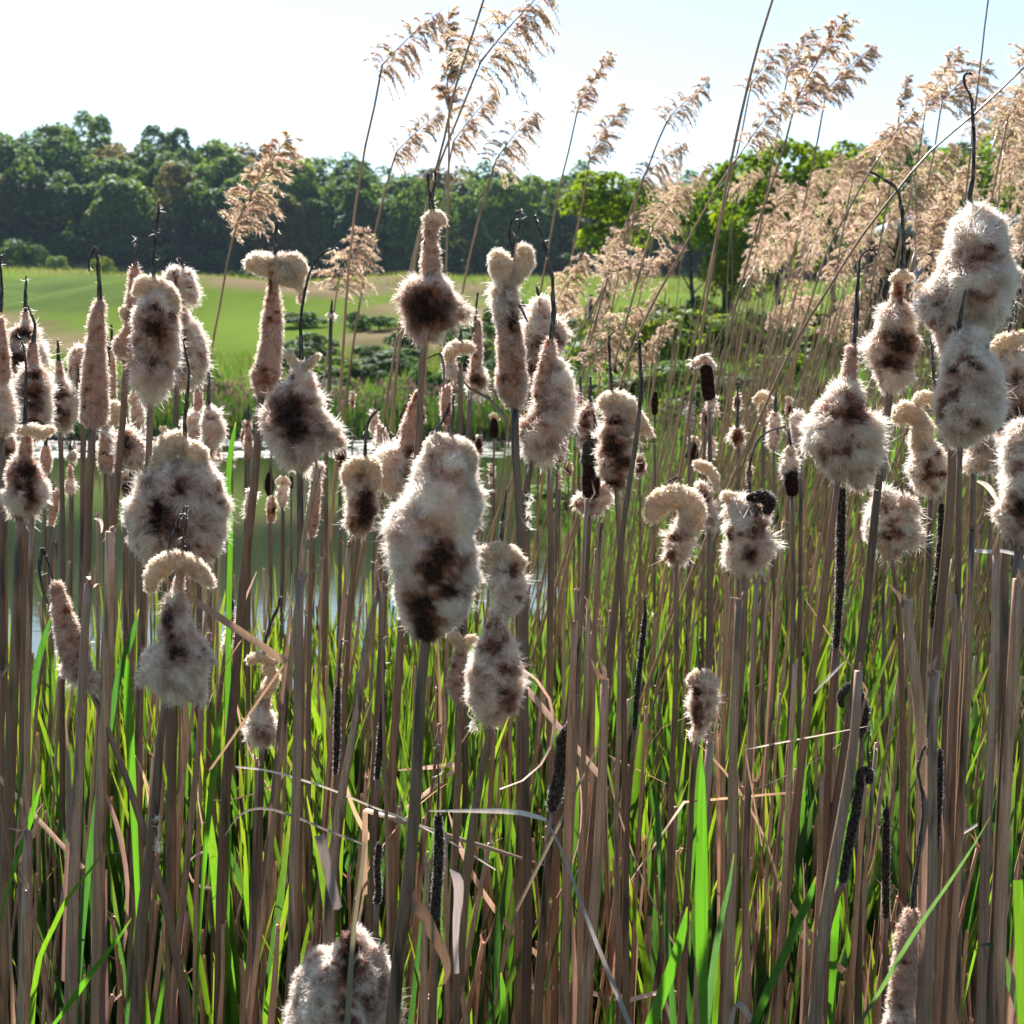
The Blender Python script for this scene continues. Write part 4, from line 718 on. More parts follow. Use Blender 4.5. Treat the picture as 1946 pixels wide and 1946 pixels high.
dry_strip("broken white straw bridging two stalks at right", 1.75, [(1548,1316,3),(1562,1300,4),(1585,1278,4),(1604,1258,2.5)], col=(.75,.70,.64), side=(.3,.3,1))
dry_strip("bright straw fragment low at right", 1.8, [(1832,1582,4),(1845,1574,4),(1858,1566,3.5)], col=(.8,.76,.7), side=(.3,.3,1))
dry_strip("white curved leaf end at the right edge, high", 2.1, [(1857,914,2),(1872,920,5),(1886,935,6),(1895,952,4)], col=(.78,.73,.66), side=(.5,.2,.8))
dry_strip("white straws crossing level at the right edge", 1.9, [(1850,1046,3),(1880,1048,4),(1900,1046,3.5),(1946,1058,4),(1990,1066,3)], col=(.74,.70,.64), side=(0,.4,1))
dry_strip("black wiry leaf crossing right of the hook-headed cattail", 2.2, [(874,715,1.5),(892,738,2.5),(925,755,3),(945,775,3.4),(962,800,4),(966,850,3)], col=(.05,.045,.045), side=(.3,.3,1), fold=.8)
dry_strip("dark folded leaf hanging from the rust-hearted head's stem", 2.2, [(811,683,1.5),(824,676,3),(835,672,2.5),(842,690,3.5),(844,720,3.5),(842,745,2)], col=(.06,.055,.055), side=(.6,.3,.6), fold=.8)
dry_strip("tent-folded pale stalk at the bottom edge, right of centre", 1.6, [(1388,1960,7),(1394,1920,7),(1400,1906,7),(1412,1915,7),(1432,1946,6)], col=(.36,.29,.25), side=(.8,.3,.4))
dry_strip("white curling leaf end left of centre over the dark water", 2.4, [(180,985,2),(190,988,3.5),(194,1000,3.5),(193,1012,2)], col=(.72,.66,.58), side=(.6,.3,.6))
def rand_dry(n, name, D0, D1, zr, stuff):
    buf = Buf()
    for i in range(n):
        D = RNG.uniform(D0, D1); x = RNG.uniform(-.40, .40) * D; g = float(gz(x, D)); z = max(g, 0) + RNG.uniform(*zr)
        if not stuff: z = at(0, RNG.uniform(1480, 1980), D)[2]
        L = RNG.uniform(.12, .5); a = RNG.normal(0, .5) if RNG.random() < .85 else RNG.normal(0, .3) + 1.3 * (1 if RNG.random() < .5 else -1)
        k = 10; t = np.linspace(0, 1, k); bend = RNG.normal(0, 1.1)
        if RNG.random() < .35: ang = a + np.where(t > RNG.uniform(.3, .7), bend * 1.3, 0)
        else: ang = a + bend * (t - .5)
        dx = np.cumsum(np.sin(ang)) / k * L; dz = np.cumsum(np.cos(ang)) / k * L
        P = np.stack([x + dx, D + t * RNG.normal() * .05, z + dz], -1)
        hw = RNG.uniform(.0015, .0055) * np.minimum(1, (1 - t) * 3 + .25); c = np.array([.42, .30, .22]) * RNG.uniform(.5, 1.7) * np.array([1, RNG.uniform(.88, 1.05), RNG.uniform(.8, 1.1)])
        sd = norm(RNG.normal(size=3) + np.array([.6, 0, .6]))
        if stuff: leaf_strip(buf, P, hw, sd, np.tile(c, (k, 1)))
        else:
            b = Buf(); base = P[0]; leaf_strip(b, P, hw, sd, np.tile(c, (k, 1)))
            tag(link(name, b.mesh(name, DRYLEAF, base), None, base), near_label("loose dead leaf strip", CX + P[5][0] / P[5][1] * F, 1650, "loose bent dead leaf caught among the lower stalks", 60), "dead leaf", "loose dead leaves among the stalks")
    if stuff: tag(link(name, buf.mesh(name, DRYLEAF)), "tangled litter of dry leaf strips between the stalks", "leaf litter", kind='stuff')
rand_dry(45, "dead_leaf", 1.7, 2.9, (.9, 1.3), False)
rand_dry(1500, "leaf_litter", 2.6, 7.0, (.0, .35), True)

# seed fluff shreds caught on stalks
def fluff(label, D, x, y, w_, h_):
    n = 130; s = D / F; q = at(x, y, D) - np.array([0, .012, 0]); kc = RNG.normal(size=(7, 3)) * np.array([w_ * .42, 3, h_ * .42]); P0 = q + (kc[RNG.integers(0, 7, n)] + RNG.normal(size=(n, 3)) * 2.2) * s
    d = norm(RNG.normal(size=(n, 3)) + np.array([.5, 0, -.1])); L = (3 + 6 * RNG.random(n))[:, None] * s
    d2 = norm(d + RNG.normal(size=(n, 3)) * .8); P = np.stack([P0, P0 + d * L, P0 + d * L + d2 * L], 1); b = Buf()
    add_ribbons(b, P, np.tile(np.array([.5, .4, .15]) * s, (n, 1)), norm(np.cross(d, RNG.normal(size=(n, 3)))), np.tile(np.array([.86, .80, .72]), (n, 1)))
    tag(link("seed_fluff", b.mesh("seed_fluff", HAIR, q), None, q), label, "seed fluff", "shreds of seed fluff caught on stalks")
for a in [("long white fluff streak on the cone-shaped head's stem", 1.74, 303, 1590, 7, 44), ("fluff collar under the slender smooth head", 2.1, 207, 822, 22, 8),
          ("fluff tuft right of the heart-capped cattail's stem", 2.0, 1004, 975, 7, 40), ("fluff hanging from the egg-shaped head", 1.8, 900, 1375, 10, 22)]: fluff(*a)

# ------------------------------------------------------------------ green leaves
def blade_cols(n, k):
    pal = np.array([[.052, .125, .022], [.030, .085, .024], [.075, .140, .020], [.020, .058, .032]]); c = pal[RNG.integers(0, 4, n)] * RNG.uniform(.7, 1.25, (n, 1))
    C = np.repeat(c[:, None, :], k, 1); tip = (np.arange(k) / (k - 1)) ** 14
    return C * (1 - tip[None, :, None]) + np.array([.14, .15, .03]) * tip[None, :, None]
def blades(x, y, z, h, lean_dir, lean, hw, k=12):
    n = len(h); t = np.linspace(0, 1, k)[None, :]
    off = lean[:, None] * (t ** 2) * h[:, None]
    P = np.stack([x[:, None] + np.cos(lean_dir)[:, None] * off, y[:, None] + np.sin(lean_dir)[:, None] * off, z[:, None] + h[:, None] * (t - .12 * np.abs(lean[:, None]) * t ** 3)], -1)
    W = hw[:, None] * np.clip(np.minimum((1 - t) * 3.2, .75 + t), 0.02, 1) ** .8
    a0 = RNG.uniform(0, 2 * math.pi, n)[:, None] + RNG.normal(0, .7, n)[:, None] * t
    S = np.stack([np.cos(a0), np.sin(a0), np.zeros_like(a0)], -1); return P, W, S
protos = []
for v in range(9):
    e = empty("cattail_shoot", (0, -40, 0)); nb = int(RNG.integers(4, 7)); hs = RNG.uniform(.85, 1.35, nb)
    P, W, S = blades(RNG.normal(0, .012, nb), RNG.normal(0, .012, nb), np.full(nb, -.05), hs, RNG.uniform(0, 6.28, nb), RNG.uniform(.02, .20, nb), RNG.uniform(.0085, .0145, nb))
    Cc = blade_cols(nb, 12); parts = []
    for j in range(nb):
        b = Buf(); add_ribbons(b, P[j:j + 1], W[j:j + 1], S[j:j + 1], Cc[j:j + 1], fold=.3); parts.append(link("leaf_blade", b.mesh("leaf_blade", LEAF), e))
    protos.append((e, parts))
def zone_ok(px, D):
    if px < 640: return D < 4.4
    if px < 900: return D < 5.0
    return True
used = set(); cnt = 0
while cnt < 215:
    px = RNG.uniform(-60, 2000); D = RNG.uniform(2.1, 5.6) if RNG.random() < .75 else RNG.uniform(5, 7.5)
    if not zone_ok(px, D): continue
    if px < 640 and RNG.random() < .12: continue
    if px > 1480 and RNG.random() < .30: continue
    x = (px - CX) / F * D; v = int(RNG.integers(0, 9)); e, ps = protos[v]; g = float(gz(x, D))
    if v not in used: o = e; used.add(v)
    else:
        o = e.copy(); COL.objects.link(o)
        for p in ps:
            c = p.copy(); COL.objects.link(c); c.parent = o
    sc_ = RNG.uniform(.84, 1.16) * (1.0 if px > 880 else 1.06)
    if D > 4.5: sc_ *= .9
    o.location = (x, D, g); o.rotation_euler = (RNG.normal(0, .04), RNG.normal(.04, .05), RNG.uniform(0, 6.28)); o.scale = (1, 1, sc_)
    tag(o, "fresh green cattail shoot with upright blades between the dead stalks", "cattail shoot", "fresh green cattail shoots"); cnt += 1
def stuff_blades():
    n = 4400; px = RNG.uniform(-80, 2030, n); D = RNG.uniform(2.8, 8.5, n)
    D = np.where(px < 640, 2.8 + (D - 2.8) * .28, np.where(px < 900, 2.8 + (D - 2.8) * .42, D))
    keep = (RNG.random(n) < np.where(px < 640, .85, np.where(px > 1500, .7, 1.0))); px, D = px[keep], D[keep]; n = len(px)
    x = (px - CX) / F * D; z = gz(x, D) - .03; h = RNG.uniform(.75, 1.38, n) * np.where(px < 900, 1.04, 1.0) * np.where(D > 6, .85, 1)
    P, W, S = blades(x, D, z, h, RNG.uniform(0, 6.28, n), RNG.uniform(.02, .24, n), RNG.uniform(.010, .0185, n), 9); b = Buf()
    add_ribbons(b, P, W, S, blade_cols(n, 9), fold=.3)
    tag(link("green_leaves", b.mesh("green_leaves", LEAF)), "mass of fresh green cattail leaves behind the stalks", "green leaves", kind='stuff')
stuff_blades()
def blade(label, D, pts, side=(1, .15, 0), col=(.055, .15, .025)):
    P = np.array([[*at(p[0], p[1], D), p[2] * D / F] for p in pts]); d = P[-1, :3] - P[-2, :3]; d = d / max(.2, -d[2])
    g = float(gz(P[-1, 0], D)) - .02; d[0] = np.clip(d[0], -.5, .5); e = P[-1].copy(); e[:3] += d * (P[-1, 2] - g); e[2] = g; P = np.vstack([P, e])
    Q = spline(P, .03); base = Q[-1, :3].copy(); b = Buf(); n = len(Q); C_ = np.tile(np.array(col), (n, 1)); tp = np.where(np.arange(n) == 0, .6, 0.) * (P[0, 3] < .002)
    C_ = C_ * (1 - tp[:, None]) + np.array([.25, .18, .05]) * tp[:, None]
    leaf_strip(b, Q[:, :3], np.maximum(Q[:, 3], .0004), norm(np.array(side, float)), C_, .25)
    tag(link("green_leaf", b.mesh("green_leaf", LEAF, base), None, base), label, "green leaf", "single fresh green leaves in the front")
blade("broad upright bright green blade, tallest in the lower right half", 1.5, [(1334,1425,1),(1334,1480,6),(1334,1560,10),(1333,1700,13),(1334,1830,12),(1338,1946,8)])
blade("green blade slanting up to the right next to the broad upright one", 1.45, [(1306,1723,1),(1298,1765,8),(1280,1830,12),(1258,1890,13),(1237,1946,13)])
blade("narrow dark green blade curving left of the broad upright one", 1.7, [(1245,1490,1),(1249,1540,6),(1253,1620,7),(1258,1700,6),(1268,1782,7),(1280,1946,9)], (1,.8,0), (.03,.085,.04))
blade("blue-green blade leaning right beside the broad upright one", 1.6, [(1395,1622,1),(1386,1680,5),(1372,1740,8),(1355,1840,9),(1343,1946,10)], (1,.6,0), (.045,.10,.075))
blade("long blue-grey blade sweeping up to the right across the stalks at lower right", 1.55, [(1883,1550,1),(1860,1590,4),(1834,1632,8),(1795,1690,12),(1757,1744,14),(1715,1810,14),(1679,1873,13),(1632,1946,12)], (.8,.5,.3), (.06,.11,.085))
blade("green blade behind the hooked black rod", 1.85, [(1625,1524,1),(1610,1565,7),(1598,1620,10),(1590,1700,9),(1585,1800,8)])
blade("dark green blade left of the upright cut stalk, lower right", 1.6, [(1550,1666,1),(1540,1700,8),(1520,1745,11),(1497,1800,11),(1465,1870,11),(1440,1930,10)], (1,.3,0), (.04,.11,.03))
blade("yellow-green blade at the right frame edge", 1.4, [(1934,1672,10),(1938,1750,12),(1940,1850,12),(1942,1946,9)], (1,.2,0), (.06,.12,.02))
blade("drooping blue-green blade in the lower right corner", 1.6, [(1855,1798,1),(1880,1794,6),(1902,1815,10),(1920,1870,10),(1940,1930,9)], (.8,.4,.4), (.05,.10,.07))
blade("thin yellow-green blade curving at lower left", 1.6, [(202,1612,1),(170,1655,4),(130,1705,6),(100,1765,6),(75,1820,6),(60,1946,6)], (.9,.5,.2), (.08,.16,.02))
blade("wide green blade slanting up at the bottom left", 1.55, [(250,1744,1),(230,1775,7),(200,1815,13),(165,1860,16),(135,1905,14),(103,1946,10)], (.8,.2,.5))
blade("dark green blade leaning right behind the left stalks", 2.0, [(264,1157,1),(255,1195,5),(240,1240,7),(225,1290,7),(205,1400,7)], (1,.4,0), (.03,.085,.04))
blade("upright green blade between stalks at left, pointed tip level with the cone-shaped head's foot", 1.9, [(242,1242,1),(243,1280,7),(244,1340,9),(248,1420,8),(252,1500,7)])
blade("slim dark blade at the far left leaning right", 1.9, [(100,1165,1),(88,1200,5),(72,1260,6),(62,1320,5)], (1,.4,0), (.03,.085,.035))
blade("small orange-tipped blade at far left, low", 1.8, [(78,1490,1),(66,1530,5),(52,1575,6),(40,1610,5)])
blade("green blade tip at left of centre between stalks", 1.9, [(424,1333,1),(417,1370,6),(410,1430,7),(402,1500,6)])
blade("short green blade tip at the bottom, left of the pinkish stalks", 1.6, [(952,1848,1),(955,1875,5),(957,1910,6),(958,1946,6)])
blade("short green blade tip at the bottom centre right", 1.6, [(1165,1888,1),(1163,1910,6),(1160,1946,8)])
blade("bright green blade end left of the turban cattail over the water", 2.3, [(448,802,1),(443,830,4),(437,870,5),(434,920,5),(438,1000,5),(436,1100,5)], (1,.3,0), (.04,.11,.02))
#PART4
# ------------------------------------------------------------------ common reeds with plumes
def plume_mesh(seed, side=1.0, spread=1.0):
    r = np.random.default_rng(seed); b = Buf(); nb = 58
    k = 9; t = np.linspace(0, 1, k)
    rach = lambda u: np.stack([.10 * u ** 2 * side, 0 * u, u], -1)
    add_tube(b, rach(np.linspace(0, 1, 12)), np.linspace(.010, .003, 12), 4, C=np.array([.36, .24, .16]))
    allP = []; allS = []; allW = []; allC = []
    for i in range(nb):
        u = -.14 + 1.05 * (i / nb); L = .50 * (1 - .72 * max(u, 0)) * r.uniform(.7, 1.15) * (.8 + .2 * min(1, u * 5))
        az = r.normal(0, .9) if r.random() < .78 else r.uniform(2, 4.2)
        d = np.array([math.cos(az) * side, math.sin(az) * .7, 0]); up = r.uniform(.6, 1.5)
        x = (t * .62 + t ** 2 * .30) * L * spread; z = (up * t * .62 - (.62 * t ** 2.2) * spread) * L
        P = rach(np.array([u]))[0] + d * x[:, None] + np.array([0, 0, 1]) * z[:, None] + np.array([.18 * L * side, 0, 0]) * (t ** 2)[:, None]
        allP.append(P); allS.append(norm(r.normal(size=3))); allW.append(np.linspace(.0030, .0014, k))
        c = np.array([.48, .35, .26]) * r.uniform(.7, 1.25); allC.append(np.tile(c, (k, 1)))
        # spikelets
        ns = int(95 * (L / .5) + 18); j = r.uniform(.12, 1, ns); Q = np.stack([np.interp(j, t, P[:, a]) for a in range(3)], -1)
        tan = norm(np.gradient(P, axis=0)); Tq = np.stack([np.interp(j, t, tan[:, a]) for a in range(3)], -1)
        dq = norm(Tq * 1.1 + r.normal(size=(ns, 3)) * .55 + np.array([.15 * side, 0, -.25])); l = r.uniform(.035, .08, ns)[:, None]
        SP = np.stack([Q, Q + dq * l * .5, Q + dq * l], 1); cs = np.array([.58, .45, .32]) * r.uniform(.6, 1.45, (ns, 1)) * np.array([1, r.uniform(.9, 1.05), r.uniform(.85, 1.1)])
        add_ribbons(b, SP, np.tile(np.array([.002, .0042, .0008]), (ns, 1)), norm(np.cross(dq, r.normal(size=(ns, 3)))), cs)
    add_ribbons(b, np.array(allP), np.array(allW), np.array(allS), np.array(allC))
    return b.mesh("plume", PLUME)
PL = [plume_mesh(s, 1, sp) for s, sp in ((1, 1), (2, .8), (3, 1.15), (4, .65), (5, 1.0), (6, .9))]
PLB = plume_mesh(9, 1, .55)
def reed(label, D, stem, tip, rr=(1.6, 3.0), v=None, group="pale common reeds with plumes", wide=1.0):
    """stem: photo pixels from plume base downwards; tip: plume tip pixel"""
    SP = stem_points(stem, D, *rr); base = np.array([SP[-1, 0], SP[-1, 1], float(gz(SP[-1, 0], SP[-1, 1]))])
    e = tag(empty("reed", base), label, "reed", group)
    Q = spline(SP, .12); b = Buf(); add_tube(b, Q[:, :3], Q[:, 3], 6); link("stem", b.mesh("stem", REEDM, base), e)
    if tip is not None:
        p0 = SP[0, :3]; p1 = at(tip[0], tip[1], D + RNG.normal() * .05); ax = p1 - p0; L = np.linalg.norm(ax); z = ax / L
        x = np.array([1.0, 0, 0]) - z * z[0]; x /= np.linalg.norm(x); y = np.cross(z, x); a = RNG.normal(0, .35)
        x, y = x * math.cos(a) + y * math.sin(a), y * math.cos(a) - x * math.sin(a)
        M = Matrix([[x[0] * L * wide, y[0] * L * wide, z[0] * L, p0[0] - base[0]], [x[1] * L * wide, y[1] * L * wide, z[1] * L, p0[1] - base[1]], [x[2] * L * wide, y[2] * L * wide, z[2] * L, p0[2] - base[2]], [0, 0, 0, 1]])
        me = PL[int(RNG.integers(0, 6))] if v is None else (PLB if v == 'b' else PL[v]); o = link("plume", me, e); o.matrix_local = M
    return e
R_ = [
 ("reed with dense drooping plume, topmost left against the sky", 4.2, [(726,124),(712,200),(694,279),(663,505),(653,650),(640,850)], (834,4), (2,4), 0),
 ("upright reed with plume spreading both ways, second from left against the sky", 4.4, [(853,200),(853,303),(848,505),(846,700),(842,900)], (838,16), (2,3.4), 'b'),
 ("large reed plume cut by the top edge, leaning right", 3.8, [(913,118),(870,225),(832,320),(800,430),(778,521),(745,700),(720,850)], (1040,-50), (2,4), 2),
 ("long bare reed stem crossing the sky and leaving the top edge", 3.7, [(945,-90),(919,0),(890,90),(865,168),(845,260),(825,335),(800,440),(775,570),(760,650),(745,800)], (1010,-220), (2,4.4), 4),
 ("reed with small curved plume just above the forest line, left of the crossing stems", 4.8, [(753,289),(735,350),(717,424),(694,521),(672,650),(655,780)], (838,196), (1.8,3.2), 1),
 ("short reed plume right of the crossing stems above the forest", 5.0, [(862,268),(850,330),(835,440),(820,560),(805,760)], (938,158), (1.6,3), 1),
 ("reed plume standing alone above the forest right of the rust-hearted head", 4.8, [(943,303),(925,360),(909,420),(882,538),(865,640),(850,800)], (1016,194), (1.8,3.2), 0),
 ("slender reed plume against open sky, centre right", 5.0, [(1099,202),(1080,290),(1064,353),(1048,440),(1030,538),(1010,650),(990,800)], (1160,90), (1.6,3.2), 3),
 ("reed plume just below and right of the slender centre-right one", 5.2, [(1121,293),(1108,380),(1090,470),(1070,600),(1045,800)], (1182,188), (1.6,3), 1),
 ("reed plume bowed to the right against the sky, midway to the dense reed bed", 4.8, [(1272,222),(1252,265),(1235,309),(1180,450),(1140,580),(1105,720),(1080,850)], (1350,142), (1.8,3.4), 2),
 ("rusty reed plume right under the bowed one", 5.0, [(1222,336),(1205,400),(1185,480),(1160,600),(1130,780)], (1302,258), (1.6,3), 0),
 ("reed plume standing alone at left before the dark forest", 4.2, [(450,423),(432,500),(418,580),(404,654),(396,740),(388,850)], (540,236), (2,3), 3),
 ("small rusty reed plume low before the forest, left of centre", 4.6, [(641,541),(634,600),(625,660),(612,750),(605,850)], (690,425), (1.6,2.6), 2),
 ("thick tall bare reed stem leaving the top edge at right", 3.4, [(1485,-60),(1468,0),(1443,80),(1420,168),(1390,303),(1370,410),(1353,505),(1330,650),(1300,850)], (1530,-190), (2.4,4.6), 1),
 ("reed with tall feathery plume, highest in the right half", 4.0, [(1511,195),(1491,276),(1470,340),(1447,404),(1415,520),(1380,650),(1340,850)], (1602,12), (2,3.8), 3),
 ("thin plume right of the highest feathery plume", 4.6, [(1570,172),(1555,260),(1530,380),(1500,520),(1460,700)], (1655,75), (1.6,3), 1),
 ("curly brown plume on the thick tall stem's left side", 4.4, [(1427,160),(1410,250),(1385,360),(1350,500),(1310,700)], (1488,72), (1.6,3), 4),
 ("thin upright plume left of the highest feathery plume", 4.7, [(1497,140),(1480,240),(1458,360),(1430,520),(1400,700)], (1540,48), (1.6,3), 3),
 ("spear-like brown plume against sky right of centre gap", 4.6, [(1710,205),(1700,300),(1680,420),(1650,580),(1615,760)], (1722,138), (1.8,3), 'b'),
 ("wispy plume left of the long hooked wand", 4.8, [(1760,198),(1745,300),(1715,440),(1680,600),(1640,800)], (1820,80), (1.6,3), 3),
 ("arched straw-coloured plume beside the long hooked wand", 4.6, [(1790,190),(1775,290),(1745,430),(1700,620),(1665,800)], (1865,116), (1.6,3), 2),
 ("thick reed leaning far right as a diagonal across the reed bed", 3.0, [(1948,126),(1900,172),(1850,218),(1767,289),(1700,368),(1632,457),(1570,555),(1511,650),(1455,770),(1400,890)], (2060,60), (2,4.4), 2),
 ("thin straight reed rising out of the top right", 3.8, [(1890,-60),(1878,0),(1866,100),(1854,202),(1840,330),(1825,480),(1800,700)], (1930,-160), (1.6,3), 1),
 ("second diagonal reed left of the thick diagonal one", 3.6, [(1675,292),(1653,326),(1612,400),(1570,481),(1545,560),(1518,636),(1461,753),(1420,860)], (1730,200), (1.8,3.4), 0),
 ("third diagonal reed crossing the pale reeds right of centre", 3.6, [(1425,265),(1362,358),(1330,415),(1298,474),(1255,550),(1215,630),(1176,738),(1140,850)], (1490,170), (1.8,3.4), 4),
 ("bundle reed leaning right, plume buried in others", 4.0, [(1240,430),(1215,520),(1190,610),(1165,700),(1130,850)], (1300,340), (2.2,3.6), 0),
 ("dense brown drooping plume at the right frame edge", 4.0, [(1915,225),(1890,350),(1860,500),(1825,700)], (1985,110), (2,3.4), 2),
]
for l, D, st, tip, rr, v in R_: reed(l, D, st, tip, rr, v)
GR = "pale common reed with drooping brown plume in the dense reed bed at right"
def env(x): return np.interp(x, [1040, 1120, 1220, 1330, 1400, 1560, 1640, 1700, 1850, 1960, 2050], [520, 420, 360, 225, 195, 235, 270, 200, 165, 95, 60])
for i in range(76):
    x = 1050 + 960 * RNG.random() ** .72; D = RNG.uniform(4.0, 9.0); y = env(x) + 25 + RNG.uniform(0, 1) ** 1.1 * min(300, 580 - env(x))
    L = RNG.uniform(360, 720) / D * 1.15; a = RNG.normal(.48, .34); tip = (x, y); bx, by = x - math.sin(a) * L, y + math.cos(a) * L
    g = .25; H_ = 900; ln = np.clip(RNG.normal(.24, .10), .02, .5)
    st = [(bx, by), (bx - ln * 130 - 4, by + 130), (bx - ln * 330, by + 330), (bx - ln * 560, by + 600)]
    lb = near_label("drooping reed plume in the bed" if a > .48 else "upright reed plume in the bed", x, y, GR)
    reed(lb, D, st, tip, (5.5 / D, 12 / D), None, "reeds of the dense bed at right", wide=RNG.uniform(.5, .85))
# leafless reed canes among them
def canes():
    b = Buf()
    for i in range(1250):
        x_px = RNG.uniform(1010, 2050) if RNG.random() < .9 else RNG.uniform(620, 1050); D = RNG.uniform(4.2, 9.5)
        if x_px < 1050: D = RNG.uniform(4.2, 5.5)
        x = (x_px - CX) / F * D; g = float(gz(x, D)); h = RNG.uniform(.9, 2.3) * (.7 if x_px < 1050 else 1); ln = np.clip(RNG.normal(.20, .12), -.1, .55); r = RNG.uniform(.002, .0046)
        z = np.linspace(0, h, 7); t = z / h; P = np.stack([x + ln * z + .02 * t * t * RNG.normal(), D + z * RNG.normal() * .05, g - .03 + z], -1); add_tube(b, P, r * (1.1 - .5 * t), 5, cap=False)
    tag(link("reed_canes", b.mesh("reed_canes", REEDM)), "mass of thin leafless tan reed canes leaning right", "reed canes", kind='stuff')
canes()

# ------------------------------------------------------------------ bank grass, far shore
def grass(name, n, xf, yf, h0, h1, hw, cols, label, cat, k=4, lean=.5):
    y = yf(n); x = xf(y); z = gz(x, y) - .01; h = RNG.uniform(h0, h1, n)
    t = np.linspace(0, 1, k)[None]; d = RNG.uniform(0, 6.28, n); l = RNG.uniform(0, lean, n)
    P = np.stack([x[:, None] + np.cos(d)[:, None] * l[:, None] * h[:, None] * t ** 2, y[:, None] + np.sin(d)[:, None] * l[:, None] * h[:, None] * t ** 2, z[:, None] + h[:, None] * t], -1)
    W = RNG.uniform(.6, 1.2, n)[:, None] * hw * (1 - t * .93); a = RNG.uniform(0, 3.14, n); S = np.stack([np.cos(a), np.sin(a), a * 0], -1)
    ci = RNG.integers(0, len(cols), n); C_ = np.array(cols)[ci] * RNG.uniform(.65, 1.35, (n, 1)); b = Buf(); add_ribbons(b, P, W, S, C_)
    tag(link(name, b.mesh(name, GRASSM)), label, cat, kind='stuff')
G1 = [(.055, .14, .02), (.08, .17, .025), (.04, .11, .02), (.16, .15, .06)]
grass("bank_grass", 30000, lambda y: RNG.uniform(.0, 1, len(y)) * (y * .40 + .4) + .02 * y - .1, lambda n: 6 + 24 * RNG.random(n) ** 1.3, .08, .38, .006, G1, "fresh green grass and herbs on the near bank under the reeds", "grass")
grass("far_shore_leaves", 9000, lambda y: RNG.uniform(-.40, .06, len(y)) * y, lambda n: RNG.uniform(37.0, 40.5, n), .5, 1.15, .024, [(.025, .055, .018), (.035, .07, .022), (.02, .045, .018), (.09, .07, .045)], "belt of green cattail leaves on the far shore of the pond", "cattail leaves", lean=.25)
grass("meadow_grass", 22000, lambda y: RNG.uniform(-.42, .42, len(y)) * y, lambda n: RNG.uniform(41, 56, n), .1, .45, .024, [(.06, .11, .02), (.04, .085, .02), (.13, .12, .06), (.10, .09, .05)], "rough grass strip between the pond and the fairway", "grass")
grass("rough_grass", 16000, lambda y: RNG.uniform(-.42, .30, len(y)) * y, lambda n: RNG.uniform(128, 162, n), .2, .5, .05, [(.13, .12, .055), (.08, .10, .035), (.16, .135, .07)], "tawny rough grass on the mounds below the forest", "grass")
def shore_stuff():
    b = Buf(); n = 1500; y = RNG.uniform(37.2, 41, n); x = RNG.uniform(-.40, .06, n) * y; z = gz(x, y) + RNG.uniform(.6, 1.3, n)
    for i in range(n):
        s = RNG.uniform(.016, .032); P = np.array([[x[i], y[i], z[i] - .08], [x[i], y[i], z[i] - .04], [x[i], y[i], z[i] + .03], [x[i], y[i], z[i] + .07]]); add_tube(b, P, np.array([s * .5, s, s * 1.1, s * .3]), 5, C=np.array([.42, .31, .26]) * RNG.uniform(.6, 1.3))
    tag(link("far_cattail_heads", b.mesh("far_cattail_heads", PLUME)), "faint brown fluffy cattail heads all along the far shore", "cattail heads", kind='stuff')
    b = Buf(); n = 420; y = np.where(RNG.random(n) < .30, RNG.normal(31.0, .16, n), np.where(RNG.random(n) < .4, RNG.normal(35.6, .45, n), RNG.uniform(31.2, 37, n))); x = RNG.uniform(-.42, .05, n) * y
    a = RNG.normal(0, .35, n); L = RNG.uniform(.1, .6, n); d = np.stack([np.cos(a), np.sin(a), RNG.normal(0, .05, n)], -1) * L[:, None]
    p = np.stack([x, y, np.full(n, .02) + RNG.random(n) * .03], -1); t = np.array([-.5, -.1, .5]); P = p[:, None] + d[:, None] * t[None, :, None]
    add_ribbons(b, P, np.tile(np.array([.008, .011, .005]), (n, 1)), np.stack([-np.sin(a), np.cos(a), a * 0 + .4], -1), np.array([.26, .23, .18]) * RNG.uniform(.3, 1.9, (n, 1)))
    tag(link("floating_litter", b.mesh("floating_litter", DRYLEAF)), "bleached broken reed litter floating along the far side of the pond", "reed litter", kind='stuff')
shore_stuff()

